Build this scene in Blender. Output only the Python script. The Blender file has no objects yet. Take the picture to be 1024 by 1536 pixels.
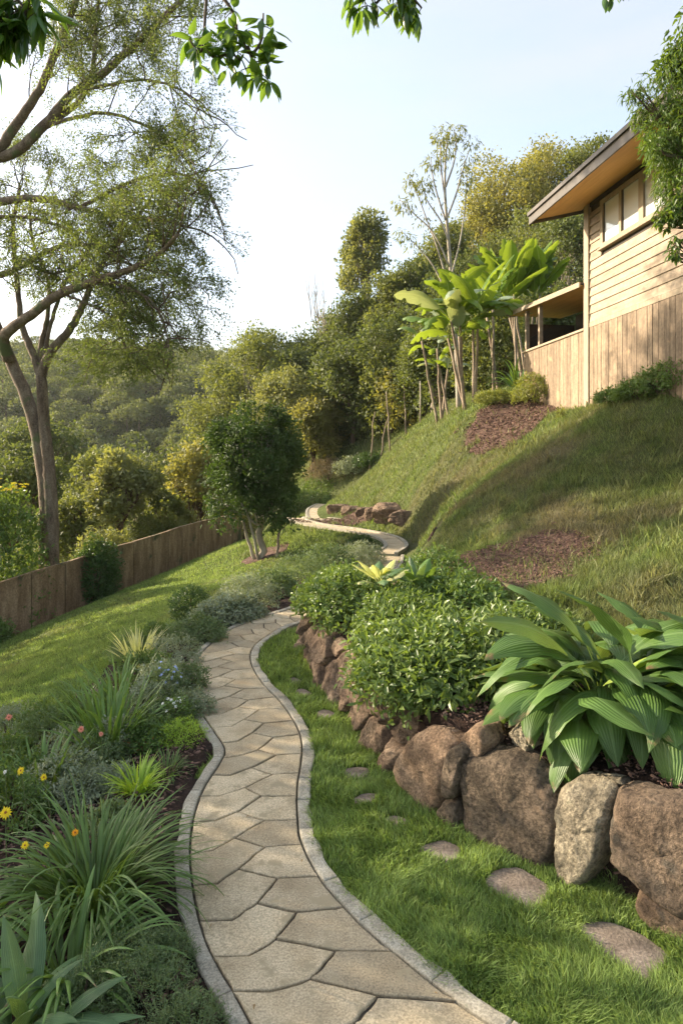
import bpy, math, random
import numpy as np
from mathutils import Vector, Matrix
S = bpy.context.scene
COL = S.collection
PI = math.pi
F, HC, V0 = 1000.0, 2.4, 676.0          # focal length (px), eye height, horizon row of the 1024x1536 photograph

# ------------------------------------------------------------------ scene objects
def tag(o, label=None, cat=None, group=None, kind=None):
    if label: o['label'] = label
    if cat: o['category'] = cat
    if group: o['group'] = group
    if kind: o['kind'] = kind
    return o
def empty(name, loc, label, cat, group=None, rz=0.0):
    o = bpy.data.objects.new(name, None); COL.objects.link(o)
    o.location = loc; o.rotation_euler = (0, 0, rz); o.empty_display_size = .2
    return tag(o, label, cat, group)

# ------------------------------------------------------------------ numpy mesh builder
class MB:
    def __init__(s): s.V = []; s.F = []; s.n = 0; s.A = {}; s.mi = []
    def add(s, V, faces, attrs=None, mat=0):
        V = np.asarray(V, dtype=np.float64).reshape(-1, 3)
        for f in faces:
            f = np.asarray(f, dtype=np.int64)
            if f.size:
                s.F.append(f + s.n); s.mi.append(np.full(len(f), mat))
        for k in set(list(s.A) + list(attrs or {})):
            if k not in s.A: s.A[k] = [np.zeros(s.n)]
            s.A[k].append(np.asarray((attrs or {}).get(k, np.zeros(len(V)))).reshape(-1))
        s.V.append(V); s.n += len(V)
    def inst(s, tmpl, P, R, sc, attrs=None, mat=0):
        TV, TF = tmpl
        N = len(P); k = len(TV)
        sc = np.asarray(sc, float)
        if sc.ndim == 1: sc = np.repeat(sc[:, None], 3, 1)
        V = np.einsum('nij,nkj->nki', R, TV[None] * sc[:, None, :]) + P[:, None, :]
        off = (np.arange(N) * k)[:, None, None]
        fs = [(f[None] + off).reshape(-1, f.shape[1]) for f in TF]
        at = {a: np.repeat(v, k) for a, v in (attrs or {}).items()}
        s.add(V.reshape(-1, 3), fs, at, mat)
    def box(s, a, b, mat=0):
        x0, y0, z0 = a; x1, y1, z1 = b
        V = np.array([(x0,y0,z0),(x1,y0,z0),(x1,y1,z0),(x0,y1,z0),(x0,y0,z1),(x1,y0,z1),(x1,y1,z1),(x0,y1,z1)])
        s.add(V, [np.array([(0,3,2,1),(4,5,6,7),(0,1,5,4),(1,2,6,5),(2,3,7,6),(3,0,4,7)])], mat=mat)
    def tube(s, P, r, k=6, mat=0):
        P = np.asarray(P, float); n = len(P); r = np.broadcast_to(np.asarray(r, float), (n,))
        T = np.gradient(P, axis=0); T /= np.linalg.norm(T, axis=1)[:, None] + 1e-9
        up = np.array([0, 0, 1.]) if abs(T[0, 2]) < .9 else np.array([1., 0, 0])
        N = np.cross(T, up); N /= np.linalg.norm(N, axis=1)[:, None] + 1e-9
        B = np.cross(T, N)
        a = np.arange(k) / k * 2 * PI
        V = P[:, None] + r[:, None, None] * (np.cos(a)[None, :, None] * N[:, None] + np.sin(a)[None, :, None] * B[:, None])
        i = np.arange(n - 1)[:, None] * k; j = np.arange(k)[None]; j2 = (j + 1) % k
        f = np.stack([i + j, i + j2, i + k + j2, i + k + j], -1).reshape(-1, 4)
        s.add(V.reshape(-1, 3), [f, np.arange(k)[None, ::-1], (n - 1) * k + np.arange(k)[None]], mat=mat)
    def build(s, name, mats, parent=None, smooth=False, label=None, origin=None):
        V = np.concatenate(s.V)
        if origin is not None: V = V - np.asarray(origin)
        me = bpy.data.meshes.new(name)
        cnt = np.concatenate([np.full(len(f), f.shape[1]) for f in s.F])
        idx = np.concatenate([f.reshape(-1) for f in s.F])
        me.vertices.add(len(V)); me.vertices.foreach_set('co', V.astype(np.float32).ravel())
        me.loops.add(len(idx)); me.loops.foreach_set('vertex_index', idx.astype(np.int32))
        me.polygons.add(len(cnt))
        st = np.concatenate([[0], np.cumsum(cnt)[:-1]])
        me.polygons.foreach_set('loop_start', st.astype(np.int32))
        me.polygons.foreach_set('material_index', np.concatenate(s.mi).astype(np.int32))
        me.polygons.foreach_set('use_smooth', np.full(len(cnt), bool(smooth)))
        for k, v in s.A.items():
            a = me.attributes.new(k, 'FLOAT', 'POINT'); a.data.foreach_set('value', np.concatenate(v).astype(np.float32))
        for m in (mats if isinstance(mats, (list, tuple)) else [mats]): me.materials.append(m)
        me.update(calc_edges=True); me.validate()
        o = bpy.data.objects.new(name, me); COL.objects.link(o)
        if parent is not None: o.parent = parent
        if origin is not None and parent is None: o.location = origin
        if label: o['label'] = label
        return o

def norm(a): return a / (np.linalg.norm(a, axis=-1, keepdims=True) + 1e-9)
def frames(D, Nn):            # columns: side, along, normal
    D = norm(D); X = norm(np.cross(D, Nn)); Z = np.cross(X, D)
    return np.stack([X, D, Z], -1)
def rdir(rng, n): return norm(rng.normal(size=(n, 3)))
def sstep(a, b, x):
    t = np.clip((x - a) / (b - a), 0, 1); return t * t * (3 - 2 * t)
_T = np.random.RandomState(5).rand(256, 256)
def vn(x, y):
    x = np.asarray(x, float); y = np.asarray(y, float)
    i = np.floor(x).astype(int); j = np.floor(y).astype(int); a = x - i; b = y - j
    a = a * a * (3 - 2 * a); b = b * b * (3 - 2 * b)
    g = lambda p, q: _T[p & 255, q & 255]
    return (g(i, j) * (1 - a) + g(i + 1, j) * a) * (1 - b) + (g(i, j + 1) * (1 - a) + g(i + 1, j + 1) * a) * b
def fbm(x, y, o=4):
    s = 0; am = .5
    for k in range(o): s = s + am * vn(x * 2 ** k + 17 * k, y * 2 ** k + 31 * k); am *= .5
    return s / (1 - .5 ** o)
def fbm3(P, sc, o=4):
    P = np.asarray(P) * sc
    return (fbm(P[..., 0] + .37 * P[..., 2], P[..., 1] + 5, o) + fbm(P[..., 1] + 9.1, P[..., 2] + .2 * P[..., 0] + 40, o) + fbm(P[..., 2] + 70, P[..., 0] - .3 * P[..., 1] + 20, o)) / 3

# ------------------------------------------------------------------ terrain
def wp(u, v, Y): return np.array([(u - 512) / F * Y, Y, HC - (v - V0) / F * Y])
def flat(u, v):
    Y = HC * F / (v - V0); return ((u - 512) / F * Y, Y)
WALL = np.array([(2.9, 2.2)] + [flat(*p) for p in [(1024,1400),(960,1375),(880,1322),(840,1300),(770,1280),(700,1240),(650,1215),(620,1195),(560,1130),(500,1060),(450,990)]] + [(-.46, 8.1), (-.2, 8.8), (.3, 9.8), (.9, 11), (1.5, 12.5), (1.9, 14)])
def wall_x(y): return np.interp(y, WALL[:, 1], WALL[:, 0])
def step_h(x, y):
    x = np.asarray(x, float); y = np.asarray(y, float)
    return sstep(.03, .26, x - wall_x(y)) * .52 * (1 - sstep(7.2, 9.3, y))
# path centre pairs (left inner, right inner edges of the paving, in px on z=0)
PAIRS = [((430,1640),(930,1660)),((400,1590),(820,1600)),((357,1510),(704,1527)),((325,1455),(600,1445)),((305,1410),(534,1387)),((290,1345),(480,1325)),
 ((285,1285),(452,1270)),((290,1235),(446,1229)),((305,1190),(446,1185)),((330,1150),(452,1145)),((337,1128),(452,1115)),((320,1100),(442,1088)),
 ((300,1070),(420,1056)),((289,1035),(395,1030)),((290,1005),(378,1002)),((310,975),(377,980)),((345,948),(392,963)),((395,928),(425,942)),((445,912),(467,925))]
PL = [flat(*a) for a, b in PAIRS] + [(-.1, 11.9), (.45, 14.0), (.62, 15.3)]
PR = [flat(*b) for a, b in PAIRS] + [(.3, 11.3), (1.1, 13.6), (1.35, 15.2)]
PL = np.array(PL); PR = np.array(PR)
def resample(P, t0, t):
    # Catmull style smoothing through dense cubic interpolation
    P = np.asarray(P); n = len(P); k = np.arange(n, dtype=float)
    m = np.gradient(P, axis=0)
    i = np.clip(np.floor(t).astype(int), 0, n - 2); a = (t - i)[:, None]
    h00 = 2*a**3 - 3*a**2 + 1; h10 = a**3 - 2*a**2 + a; h01 = -2*a**3 + 3*a**2; h11 = a**3 - a**2
    return h00 * P[i] + h10 * m[i] + h01 * P[i + 1] + h11 * m[i + 1]
def smooth_poly(P, n): return resample(P, 0, np.linspace(0, len(P) - 1.0001, n))
DL = smooth_poly(PL, 500); DR = smooth_poly(PR, 500)
PC = (DL + DR) / 2
FARC = np.array([(1.0, 15.3), (1.36, 16.6), (1.2, 18.2), (.4, 19.7), (-.67, 21.0), (-1.3, 22.2), (-1.6, 23.4)])
FARC2 = np.array([(-.30, 22.9), (-.80, 24.1), (-1.05, 26.2), (-.95, 28.8), (-.3, 32.2)])
FP = smooth_poly(FARC, 80); FP2 = smooth_poly(FARC2, 60)
def dist_poly(x, y, P):
    x = np.asarray(x, float).ravel(); y = np.asarray(y, float).ravel(); d = np.full(x.shape, 1e9)
    for i in range(len(P)): d = np.minimum(d, (x - P[i, 0]) ** 2 + (y - P[i, 1]) ** 2)
    return np.sqrt(d)
CP = []   # terrain controls x,y,z
for c in list(PC[::40]) + list(FP[::20]) + [(-1.0, 27.), (-.7, 30), (0.1, 34)]: CP.append((c[0], c[1], 0.0))
for c in [(.5,3),(1.2,3.2),(0,4.6),(-.2,6),(-.9,8)]: CP.append((*c, 0.0))
for u, v, Y in [(720,850,9.5),(650,862,9.8),(740,820,10.5),(900,750,11),(1024,700,11.5),(800,700,13.5),(1024,590,13),(700,760,13),(627,785,16),(700,730,16),(780,670,17),
   (880,608,16.7),(960,592,14.6),(1024,900,7),(940,850,8),(820,900,7.5),(560,770,22),(560,740,24),(600,700,23),(650,680,21),(512,747,31),(560,712,29),(600,680,27),(702,615,21.5),(690,640,20),(760,622,19.5),(640,650,24),
   (480,690,40),(450,722,38),(570,655,36),(640,625,30),(455,690,43),(395,835,19),(480,800,19.5),(440,815,19),(350,820,27),(160,897,19),(0,965,15.5),(60,940,16.7),(260,855,22.5),(300,870,17),(100,960,12.5),(0,1030,9.5),
   (0,1150,6.2),(210,1000,8.2),(250,940,10.0),(330,905,11.3),(420,860,14)]:
    CP.append(tuple(wp(u, v, Y)))
CP += [(x, y, z) for x, y, z in [(-1.5,2.9,-.06),(-1.2,5,-.04),(-1.3,1,0),(1.5,1,0.03),(3.5,.5,.5),(2.2,4.3,.58),(1.6,5.4,.58),(1.0,6.6,.56),(3.2,4.5,.7),(5,5,1.2),(.5,8.2,.5),(1.1,9.2,.5),(1.5,11.5,.4),(8,5,2.6),(8,9,3.4),(12,12,4.6),
   (0,-3,0),(-6,-2,-.8),(6,-3,1.0),(15,0,4.5),(9,17,4.0),(12,22,5.2),(20,20,8),(8,25,4.8),(7,32,5.6),(15,40,9.5),(3,45,4.6),(30,60,18),(10,65,10),(0,58,3),(-4,48,-1),
   (-9,19,-3.4),(-6.5,30,-3.2),(-12,14,-4),(-14,30,-7),(-6,40,-4.5),(-25,25,-10),(-25,50,-15),(-14,60,-13),(-5,70,-7),(-50,60,-20),(-70,20,-18),(-25,0,-7),(-20,90,-11),(-60,100,-12),(10,100,6),(-40,150,10),(-90,150,12),(10,150,17),(60,120,32),(-130,170,16),(-10,200,26),(-80,210,26),(80,40,32),(80,-20,24),(-80,-20,-15),(0,-25,-1),(150,200,45),(-150,60,-8),(-200,220,28),(60,220,42),(0,260,30)]]
CP = np.array(CP)
CP[:, 2] -= step_h(CP[:, 0], CP[:, 1])
def _k(r2): return np.where(r2 > 1e-12, .5 * r2 * np.log(r2 + 1e-12), 0)
_n = len(CP); _A = np.zeros((_n + 3, _n + 3))
_d2 = ((CP[:, None, :2] - CP[None, :, :2]) ** 2).sum(-1)
_A[:_n, :_n] = _k(_d2) + np.eye(_n) * .25
_A[:_n, _n] = 1; _A[:_n, _n + 1:] = CP[:, :2]; _A[_n:, :_n] = _A[:_n, _n:].T
_w = np.linalg.solve(_A, np.concatenate([CP[:, 2], np.zeros(3)]))
PALL = np.concatenate([PC[::6], FP[::3]])
def tz(x, y, fine=True):
    sh = np.shape(x); x = np.asarray(x, float).ravel(); y = np.asarray(y, float).ravel(); out = np.zeros(len(x))
    for a in range(0, len(x), 20000):
        X = x[a:a + 20000]; Y = y[a:a + 20000]
        z = _w[_n] + _w[_n + 1] * X + _w[_n + 2] * Y
        for i in range(_n): z = z + _w[i] * _k((X - CP[i, 0]) ** 2 + (Y - CP[i, 1]) ** 2)
        near = (Y < 30) & (np.abs(X) < 6)
        if near.any():
            d = dist_poly(X[near], Y[near], PALL)
            z[near] *= sstep(.35, 1.3, d)
        out[a:a + 20000] = z
    out = out + step_h(x, y)
    w = sstep(.5, 1.6, np.minimum(1.6, np.abs(x) * .3 + .4) * 1.0)
    out = out + .05 * (fbm(x * .7 + 50, y * .7 + 50, 3) - .5) * w
    out = out + 16 * (fbm(x * .021 + 4, y * .021, 3) - .5) * sstep(60, 150, y)
    return out.reshape(sh)
def gz(x, y): return float(tz(np.array([x]), np.array([y]))[0])
def ground(u, v, y0=1.6, y1=120):
    Y = np.exp(np.linspace(math.log(y0), math.log(y1), 900)); X = (u - 512) / F * Y
    d = HC - (v - V0) / F * Y - tz(X, Y)
    i = int(np.argmax(d < 0)) if (d < 0).any() else len(Y) - 1
    return np.array([X[i], Y[i], gz(X[i], Y[i])])

# ------------------------------------------------------------------ materials
def newmat(name):
    m = bpy.data.materials.new(name); m.use_nodes = True; nt = m.node_tree; nt.nodes.clear()
    o = nt.nodes.new('ShaderNodeOutputMaterial'); return m, nt, o
def nd(nt, t, **k):
    n = nt.nodes.new('ShaderNode' + t)
    for a, b in k.items():
        if a in n.inputs: n.inputs[a].default_value = b
        else: setattr(n, a, b)
    return n
def mixc(nt, fac, a, b, blend='MIX'):
    n = nt.nodes.new('ShaderNodeMix'); n.data_type = 'RGBA'; n.blend_type = blend
    for s_, val in ((n.inputs[0], fac), (n.inputs[6], a), (n.inputs[7], b)):
        if isinstance(val, (int, float)): s_.default_value = val
        elif isinstance(val, tuple): s_.default_value = (*val, 1) if len(val) == 3 else val
        else: nt.links.new(val, s_)
    return n.outputs[2]
def ramp(nt, src, pts):
    r = nt.nodes.new('ShaderNodeValToRGB'); e = r.color_ramp.elements
    while len(e) < len(pts): e.new(.5)
    for k, (p, c) in enumerate(pts):
        e[k].position = p; e[k].color = (c, c, c, 1) if isinstance(c, (int, float)) else (*c, 1)
    nt.links.new(src, r.inputs[0]); return r.outputs[0]
def noise(nt, scale, detail=4, rough=.6, vec=None, stretch=None):
    tc = nt.nodes.new('ShaderNodeTexCoord'); n = nd(nt, 'TexNoise', Scale=scale, Detail=detail, Roughness=rough)
    src = tc.outputs['Object'] if vec is None else vec
    if stretch:
        mp = nt.nodes.new('ShaderNodeMapping'); mp.inputs['Scale'].default_value = stretch; nt.links.new(src, mp.inputs[0]); src = mp.outputs[0]
    nt.links.new(src, n.inputs['Vector']); return n.outputs[0]
def bump(nt, src, strength=.3, dist=.02):
    b = nd(nt, 'Bump', Strength=strength, Distance=dist); nt.links.new(src, b.inputs['Height']); return b.outputs[0]
def tipfac(nt, src):
    m = nt.nodes.new('ShaderNodeMapRange'); m.inputs['From Min'].default_value = 1.48; m.inputs['From Max'].default_value = 1.56; nt.links.new(src, m.inputs['Value']); return m.outputs[0]
def leafmat(name, c1, c2, tr=.35, rough=.45, tcol=None, spec=.4, c3=None, midrib=None, patch=1.0, vein=0, tips=False):
    m, nt, o = newmat(name)
    g = nt.nodes.new('ShaderNodeNewGeometry')
    col = mixc(nt, g.outputs['Random Per Island'], c1, c2)
    nz = noise(nt, patch, 2)
    col = mixc(nt, ramp(nt, nz, [(.35, 0.), (.65, 1.)]), col, c3 if c3 else tuple(min(1, a * 1.35) for a in c2))
    if midrib:
        at = nt.nodes.new('ShaderNodeAttribute'); at.attribute_name = 'cx'
        ab = nd(nt, 'Math', operation='ABSOLUTE'); nt.links.new(at.outputs['Fac'], ab.inputs[0])
        col = mixc(nt, ramp(nt, ab.outputs[0], [(.0, .8), (.13, .0)]), col, midrib)
    if tips:
        a3 = nt.nodes.new('ShaderNodeAttribute'); a3.attribute_name = 'sx'; n3 = noise(nt, 7, 4, .7)
        ad = nd(nt, 'Math', operation='ADD'); nt.links.new(a3.outputs['Fac'], ad.inputs[0]); nt.links.new(n3, ad.inputs[1])
        col = mixc(nt, tipfac(nt, ad.outputs[0]), col, (.22, .15, .07))
    b = nd(nt, 'BsdfPrincipled', Roughness=rough); b.inputs['Specular IOR Level'].default_value = spec
    nt.links.new(col, b.inputs['Base Color'])
    if vein:
        at2 = nt.nodes.new('ShaderNodeAttribute'); at2.attribute_name = 'cx'
        w = nd(nt, 'Math', operation='MULTIPLY'); nt.links.new(at2.outputs['Fac'], w.inputs[0]); w.inputs[1].default_value = 34
        s_ = nd(nt, 'Math', operation='SINE'); nt.links.new(w.outputs[0], s_.inputs[0])
        nt.links.new(bump(nt, s_.outputs[0], .5, .0025 * vein), b.inputs['Normal'])
    t = nt.nodes.new('ShaderNodeBsdfTranslucent')
    tc = mixc(nt, .75, col, tcol if tcol else (min(1, c2[0] * 2.6), min(1, c2[1] * 2.2), c2[2] * .8))
    nt.links.new(tc, t.inputs[0])
    mx = nd(nt, 'MixShader', Fac=tr); nt.links.new(b.outputs[0], mx.inputs[1]); nt.links.new(t.outputs[0], mx.inputs[2])
    nt.links.new(mx.outputs[0], o.inputs[0]); return m
def surfmat(name, cols, scale=3, detail=6, rough=.85, bmp=.4, bdist=.02, stretch=None, island=0.0, spec=.3, extra=None, fine=None):
    """cols: list of (pos, colour) for a noise ramp"""
    m, nt, o = newmat(name)
    nz = noise(nt, scale, detail, .62, stretch=stretch)
    col = ramp(nt, nz, cols)
    if fine:
        nf = noise(nt, fine[0], 3, .7)
        col = mixc(nt, 1.0, col, ramp(nt, nf, [(.35, fine[1]), (.65, 1.15)]), 'MULTIPLY')
    if island:
        g = nt.nodes.new('ShaderNodeNewGeometry')
        col = mixc(nt, 1.0, col, ramp(nt, g.outputs['Random Per Island'], [(0, 1 - island), (1, 1 + island * .5)]), 'MULTIPLY')
    if extra:
        ne = noise(nt, extra[0], 5, .6); col = mixc(nt, ramp(nt, ne, [(extra[2], 0.), (extra[2] + .08, 1.)]), col, extra[1])
    b = nd(nt, 'BsdfPrincipled', Roughness=rough); b.inputs['Specular IOR Level'].default_value = spec
    nt.links.new(col, b.inputs['Base Color'])
    bn = noise(nt, scale * 4 if not fine else fine[0], 6, .7, stretch=stretch)
    nt.links.new(bump(nt, bn, bmp, bdist), b.inputs['Normal'])
    nt.links.new(b.outputs[0], o.inputs[0]); return m
def grassmat(name, ground_mode=False, gain=1.0):
    m, nt, o = newmat(name)
    at = nt.nodes.new('ShaderNodeAttribute'); at.attribute_name = 'dry'
    k = .75 if ground_mode else gain
    nz = noise(nt, 2.2, 4); gcol = mixc(nt, ramp(nt, nz, [(.35, 0.), (.65, 1.)]), (.085*k, .135*k, .032*k), (.155*k, .215*k, .06*k))
    dcol = mixc(nt, noise(nt, 5, 4), (.13, .118, .062), (.23, .205, .12))
    col = mixc(nt, at.outputs['Fac'], gcol, dcol)
    b = nd(nt, 'BsdfPrincipled', Roughness=.6 if not ground_mode else .95); b.inputs['Specular IOR Level'].default_value = .25 if not ground_mode else .05
    if not ground_mode:
        g = nt.nodes.new('ShaderNodeNewGeometry')
        col = mixc(nt, 1.0, col, ramp(nt, g.outputs['Random Per Island'], [(0, .65), (1, 1.45)]), 'MULTIPLY')
        nt.links.new(col, b.inputs['Base Color'])
        t = nt.nodes.new('ShaderNodeBsdfTranslucent'); nt.links.new(mixc(nt, .5, col, mixc(nt, 1., col, (2.2, 2.0, .9), 'MULTIPLY')), t.inputs[0])
        mx = nd(nt, 'MixShader', Fac=.35); nt.links.new(b.outputs[0], mx.inputs[1]); nt.links.new(t.outputs[0], mx.inputs[2])
        nt.links.new(mx.outputs[0], o.inputs[0])
    else:
        col = mixc(nt, ramp(nt, noise(nt, 60, 4, .8), [(.3, .75), (.75, 0.)]), col, (.03, .03, .012))
        nt.links.new(col, b.inputs['Base Color']); nt.links.new(bump(nt, noise(nt, 45, 5, .8), .9, .03), b.inputs['Normal']); nt.links.new(b.outputs[0], o.inputs[0])
    return m

# leaf templates: y along, z normal
def leaf_tmpl(w=.4, fold=.12, droop=.15, st=(0, .3, .65, 1), pr=(0.08, 1, .75, 0)):
    V = []; F3 = []; F4 = []
    n = len(st)
    for s_, p in zip(st, pr):
        z0 = -droop * s_ * s_
        V += [(-w / 2 * p, s_, z0 + fold * p * .5 * w), (0, s_, z0), (w / 2 * p, s_, z0 + fold * p * .5 * w)]
    for i in range(n - 1):
        a = i * 3
        if i == n - 2: F3 += [(a, a + 1, a + 4), (a + 1, a + 2, a + 4)]
        else: F4 += [(a, a + 1, a + 4, a + 3), (a + 1, a + 2, a + 5, a + 4)]
    return np.array(V, float), [np.array(F3), np.array(F4)] if F4 else [np.array(F3)]
LEAF = leaf_tmpl(.42, .5, .25)
LEAFR = leaf_tmpl(.62, .4, .2)
LEAFN = leaf_tmpl(.2, .4, .3)
CARD = (np.array([(0, 0, 0), (.32, .5, .05), (0, 1, -.08), (-.32, .5, .05)], float), [np.array([(0, 1, 2, 3)])])
CARDN = (np.array([(0, 0, 0), (.13, .4, .03), (0, 1, -.12), (-.13, .4, .03)], float), [np.array([(0, 1, 2, 3)])])
CARDN2 = (np.array([(0, 0, 0), (.2, .42, .04), (0, 1, -.15), (-.2, .42, .04)], float), [np.array([(0, 1, 2, 3)])])
CARD3 = (np.array([(0,0,0),(.2,.45,.04),(0,.95,-.1),(-.2,.45,.04), (0,.1,0),(.55,.25,.1),(.8,.7,-.05),(.3,.55,0), (0,.1,0),(-.3,.55,0),(-.8,.7,-.05),(-.55,.25,.1)], float), [np.array([(0,1,2,3),(4,5,6,7),(8,9,10,11)])])

def scatter_leaves(mb, rng, P, outd, size, tmpl, up=.35, rnd=.9, jit=.35, droop=0.0, mat=0):
    n = len(P)
    D = norm(outd * .7 + rng.normal(size=(n, 3)) * rnd + np.array([0, 0, up - droop]))
    N = norm(outd * .6 + rng.normal(size=(n, 3)) * .5 + np.array([0, 0, .8]))
    mb.inst(tmpl, P, frames(D, N), size * (1 + jit * rng.uniform(-1, 1, n)), mat=mat)

def arch(mb, rng, n, base, r0=.05, L=(.4, .6), W=(.02, .03), el=(60, 85), bend=(60, 120), az=(0, 360), segs=9, cross=3, pet=0.0, fold=.35, prof='strap', twist=.3, mat=0, rip=0.0, basez=None, power=1.3):
    base = np.asarray(base, float)
    a = np.radians(rng.uniform(az[0], az[1], n)); Ln = rng.uniform(*L, n); Wn = rng.uniform(*W, n)
    e0 = np.radians(rng.uniform(*el, n)); bd = np.radians(rng.uniform(*bend, n))
    if base.ndim == 1:
        rr = r0 * np.sqrt(rng.uniform(0, 1, n)); B = base + np.stack([np.cos(a) * rr, np.sin(a) * rr, np.zeros(n)], -1)
    else: B = base
    s = np.linspace(0, 1, segs + 1)
    e = e0[:, None] - bd[:, None] * (s[None] ** power if power > 0 else sstep(.12, 1.0, s)[None])
    az_ = a[:, None] + rng.normal(size=(n, 1)) * twist * s[None] ** 2
    ds = (Ln / segs)[:, None]
    T = np.stack([np.cos(e) * np.cos(az_), np.cos(e) * np.sin(az_), np.sin(e)], -1)
    P = np.concatenate([np.zeros((n, 1, 3)), np.cumsum((T[:, :-1] + T[:, 1:]) / 2 * ds[..., None], 1)], 1) + B[:, None]
    side = np.stack([-np.sin(az_), np.cos(az_), np.zeros_like(az_)], -1)
    roll = rng.normal(size=(n, 1)) * .35 * s[None]
    Nn = np.cross(T, side); Nn = -Nn
    Nn = np.where(Nn[..., 2:] < -1.1, -Nn, Nn)
    sd = side * np.cos(roll)[..., None] + Nn * np.sin(roll)[..., None]; nn = -side * np.sin(roll)[..., None] + Nn * np.cos(roll)[..., None]
    if prof == 'strap': w = np.minimum(1, .55 + s * 1.5) * np.clip((1 - s) * 2.2, 0, 1) ** .7
    elif prof == 'blade':
        q = np.clip((s - pet) / (1 - pet), 0, 1); w = np.maximum(.07, np.sin(PI * q ** .75) ** .85); w[-1] = 0.0
    elif prof == 'paddle':
        q = np.clip((s - pet) / (1 - pet), 0, 1); w = np.maximum(.05, np.sin(PI * q ** .9) ** .5); w[-1] = .05
    if prof == 'paddle':
        nt_ = vn(s[None] * 34 + rng.uniform(0, 90, (n, 1)), s[None] * 0 + rng.uniform(0, 50, (n, 1))); wm = np.where((nt_ > .70) & (s[None] > pet + .08), .62, 1.0)
    else: wm = np.ones((n, segs + 1))
    c = np.linspace(-1, 1, cross)
    ww = (Wn[:, None] / 2 * w[None] * wm)[..., None, None]
    cc = c[None, None, :, None]
    sf = math.sin(fold); cf = math.cos(fold)
    ripv = 0
    if rip: ripv = (rip * np.sin(s[None, :, None] * 26 + rng.uniform(0, 6, (n, 1, 1)) + c[None, None] * 2) * np.abs(c)[None, None] ** 2)[..., None]
    V = P[:, :, None] + sd[:, :, None] * ww * cc * cf + nn[:, :, None] * ww * (np.abs(cc) ** 1.3 * sf + ripv)
    K = (segs + 1) * cross
    i = np.arange(segs)[:, None] * cross; j = np.arange(cross - 1)[None]
    f = np.stack([i + j, i + j + 1, i + cross + j + 1, i + cross + j], -1).reshape(-1, 4)
    Fq = (f[None] + (np.arange(n) * K)[:, None, None]).reshape(-1, 4)
    cx = np.broadcast_to(c[None, None], (n, segs + 1, cross)); sx = np.broadcast_to(s[None, :, None], (n, segs + 1, cross))
    mb.add(V.reshape(-1, 3), [Fq], {'cx': cx.ravel(), 'sx': sx.ravel()}, mat)
    return P
rng = np.random.default_rng(11)
# ------------------------------------------------------------------ materials in use
M_ground = grassmat('turf_soil', True); M_grass = grassmat('grass_blades'); M_lush = grassmat('lush_grass_blades', gain=1.55)
M_mulch = surfmat('bark_mulch', [(.3, (.08, .045, .032)), (.5, (.17, .10, .074)), (.7, (.28, .18, .135))], 30, 6, .95, 1., .03, fine=(110, .35))
M_soil = surfmat('dark_soil', [(.3, (.022, .012, .008)), (.5, (.05, .027, .017)), (.7, (.09, .05, .033))], 18, 6, .95, 1., .03, fine=(90, .35))
M_paver = surfmat('sandstone_paver', [(.25, (.33, .255, .15)), (.42, (.49, .395, .25)), (.58, (.585, .485, .32)), (.8, (.66, .56, .39))], 3.5, 8, .9, .8, .008, island=.3, fine=(95, .58), extra=(9, (.36, .30, .19), .56))
M_kerb = surfmat('cement_kerb', [(.3, (.27, .24, .18)), (.5, (.40, .365, .28)), (.7, (.50, .465, .37))], 6, 8, .9, .6, .006, island=.15, fine=(95, .55), extra=(9, (.17, .18, .13), .62))
M_joint = surfmat('joint_grit', [(.3, (.05, .04, .03)), (.7, (.12, .10, .07))], 30, 5, .95, .8, .01)
M_rockb = surfmat('brown_rock', [(.28, (.07, .052, .037)), (.45, (.15, .115, .078)), (.6, (.24, .18, .125)), (.78, (.36, .28, .20))], 4, 9, .92, 1., .04, fine=(38, .35), extra=(5, (.34, .235, .15), .60))
M_rockr = surfmat('warm_brown_rock', [(.28, (.09, .062, .043)), (.45, (.18, .13, .088)), (.6, (.27, .20, .14)), (.78, (.39, .30, .215))], 2.6, 9, .92, 1., .04, fine=(38, .4), extra=(3.5, (.10, .085, .065), .55))
M_rockt = surfmat('tan_rock', [(.28, (.12, .078, .05)), (.45, (.26, .175, .11)), (.6, (.40, .28, .18)), (.78, (.52, .38, .26))], 4, 9, .92, 1., .03, fine=(55, .5), extra=(6, (.12, .085, .06), .6))
M_rockg = surfmat('grey_rock', [(.28, (.19, .16, .11)), (.5, (.35, .30, .21)), (.72, (.50, .44, .32))], 6, 9, .92, 1., .03, fine=(42, .4), extra=(8, (.16, .17, .10), .62))
M_earth = surfmat('rocky_earth', [(.28, (.10, .065, .045)), (.45, (.21, .145, .098)), (.6, (.34, .245, .165)), (.78, (.47, .36, .255))], 5, 9, .95, 1., .04, fine=(45, .45), extra=(3, (.07, .06, .035), .63))
M_step = surfmat('stepping_stone', [(.3, (.14, .11, .085)), (.5, (.26, .21, .165)), (.7, (.38, .32, .26))], 5, 8, .9, .8, .012, island=.15, fine=(60, .6))

# ------------------------------------------------------------------ ground
def axis(segs):
    out = [segs[0][0]]
    for a, b, st in segs: n = max(1, int(round((b - a) / st))); out += list(np.linspace(a, b, n + 1)[1:])
    return np.array(out)
gx = axis([(-240, -60, 12), (-60, -20, 3), (-20, -8, .6), (-8, -1, .16), (-1, 3, .055), (3, 8, .16), (8, 20, .6), (20, 60, 3), (60, 240, 12)])
gy = axis([(-60, -6, 6), (-6, 1.5, .5), (1.5, 9.5, .06), (9.5, 24, .18), (24, 60, .8), (60, 300, 8)])
GX, GY = np.meshgrid(gx, gy); GZ = tz(GX, GY)
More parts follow.
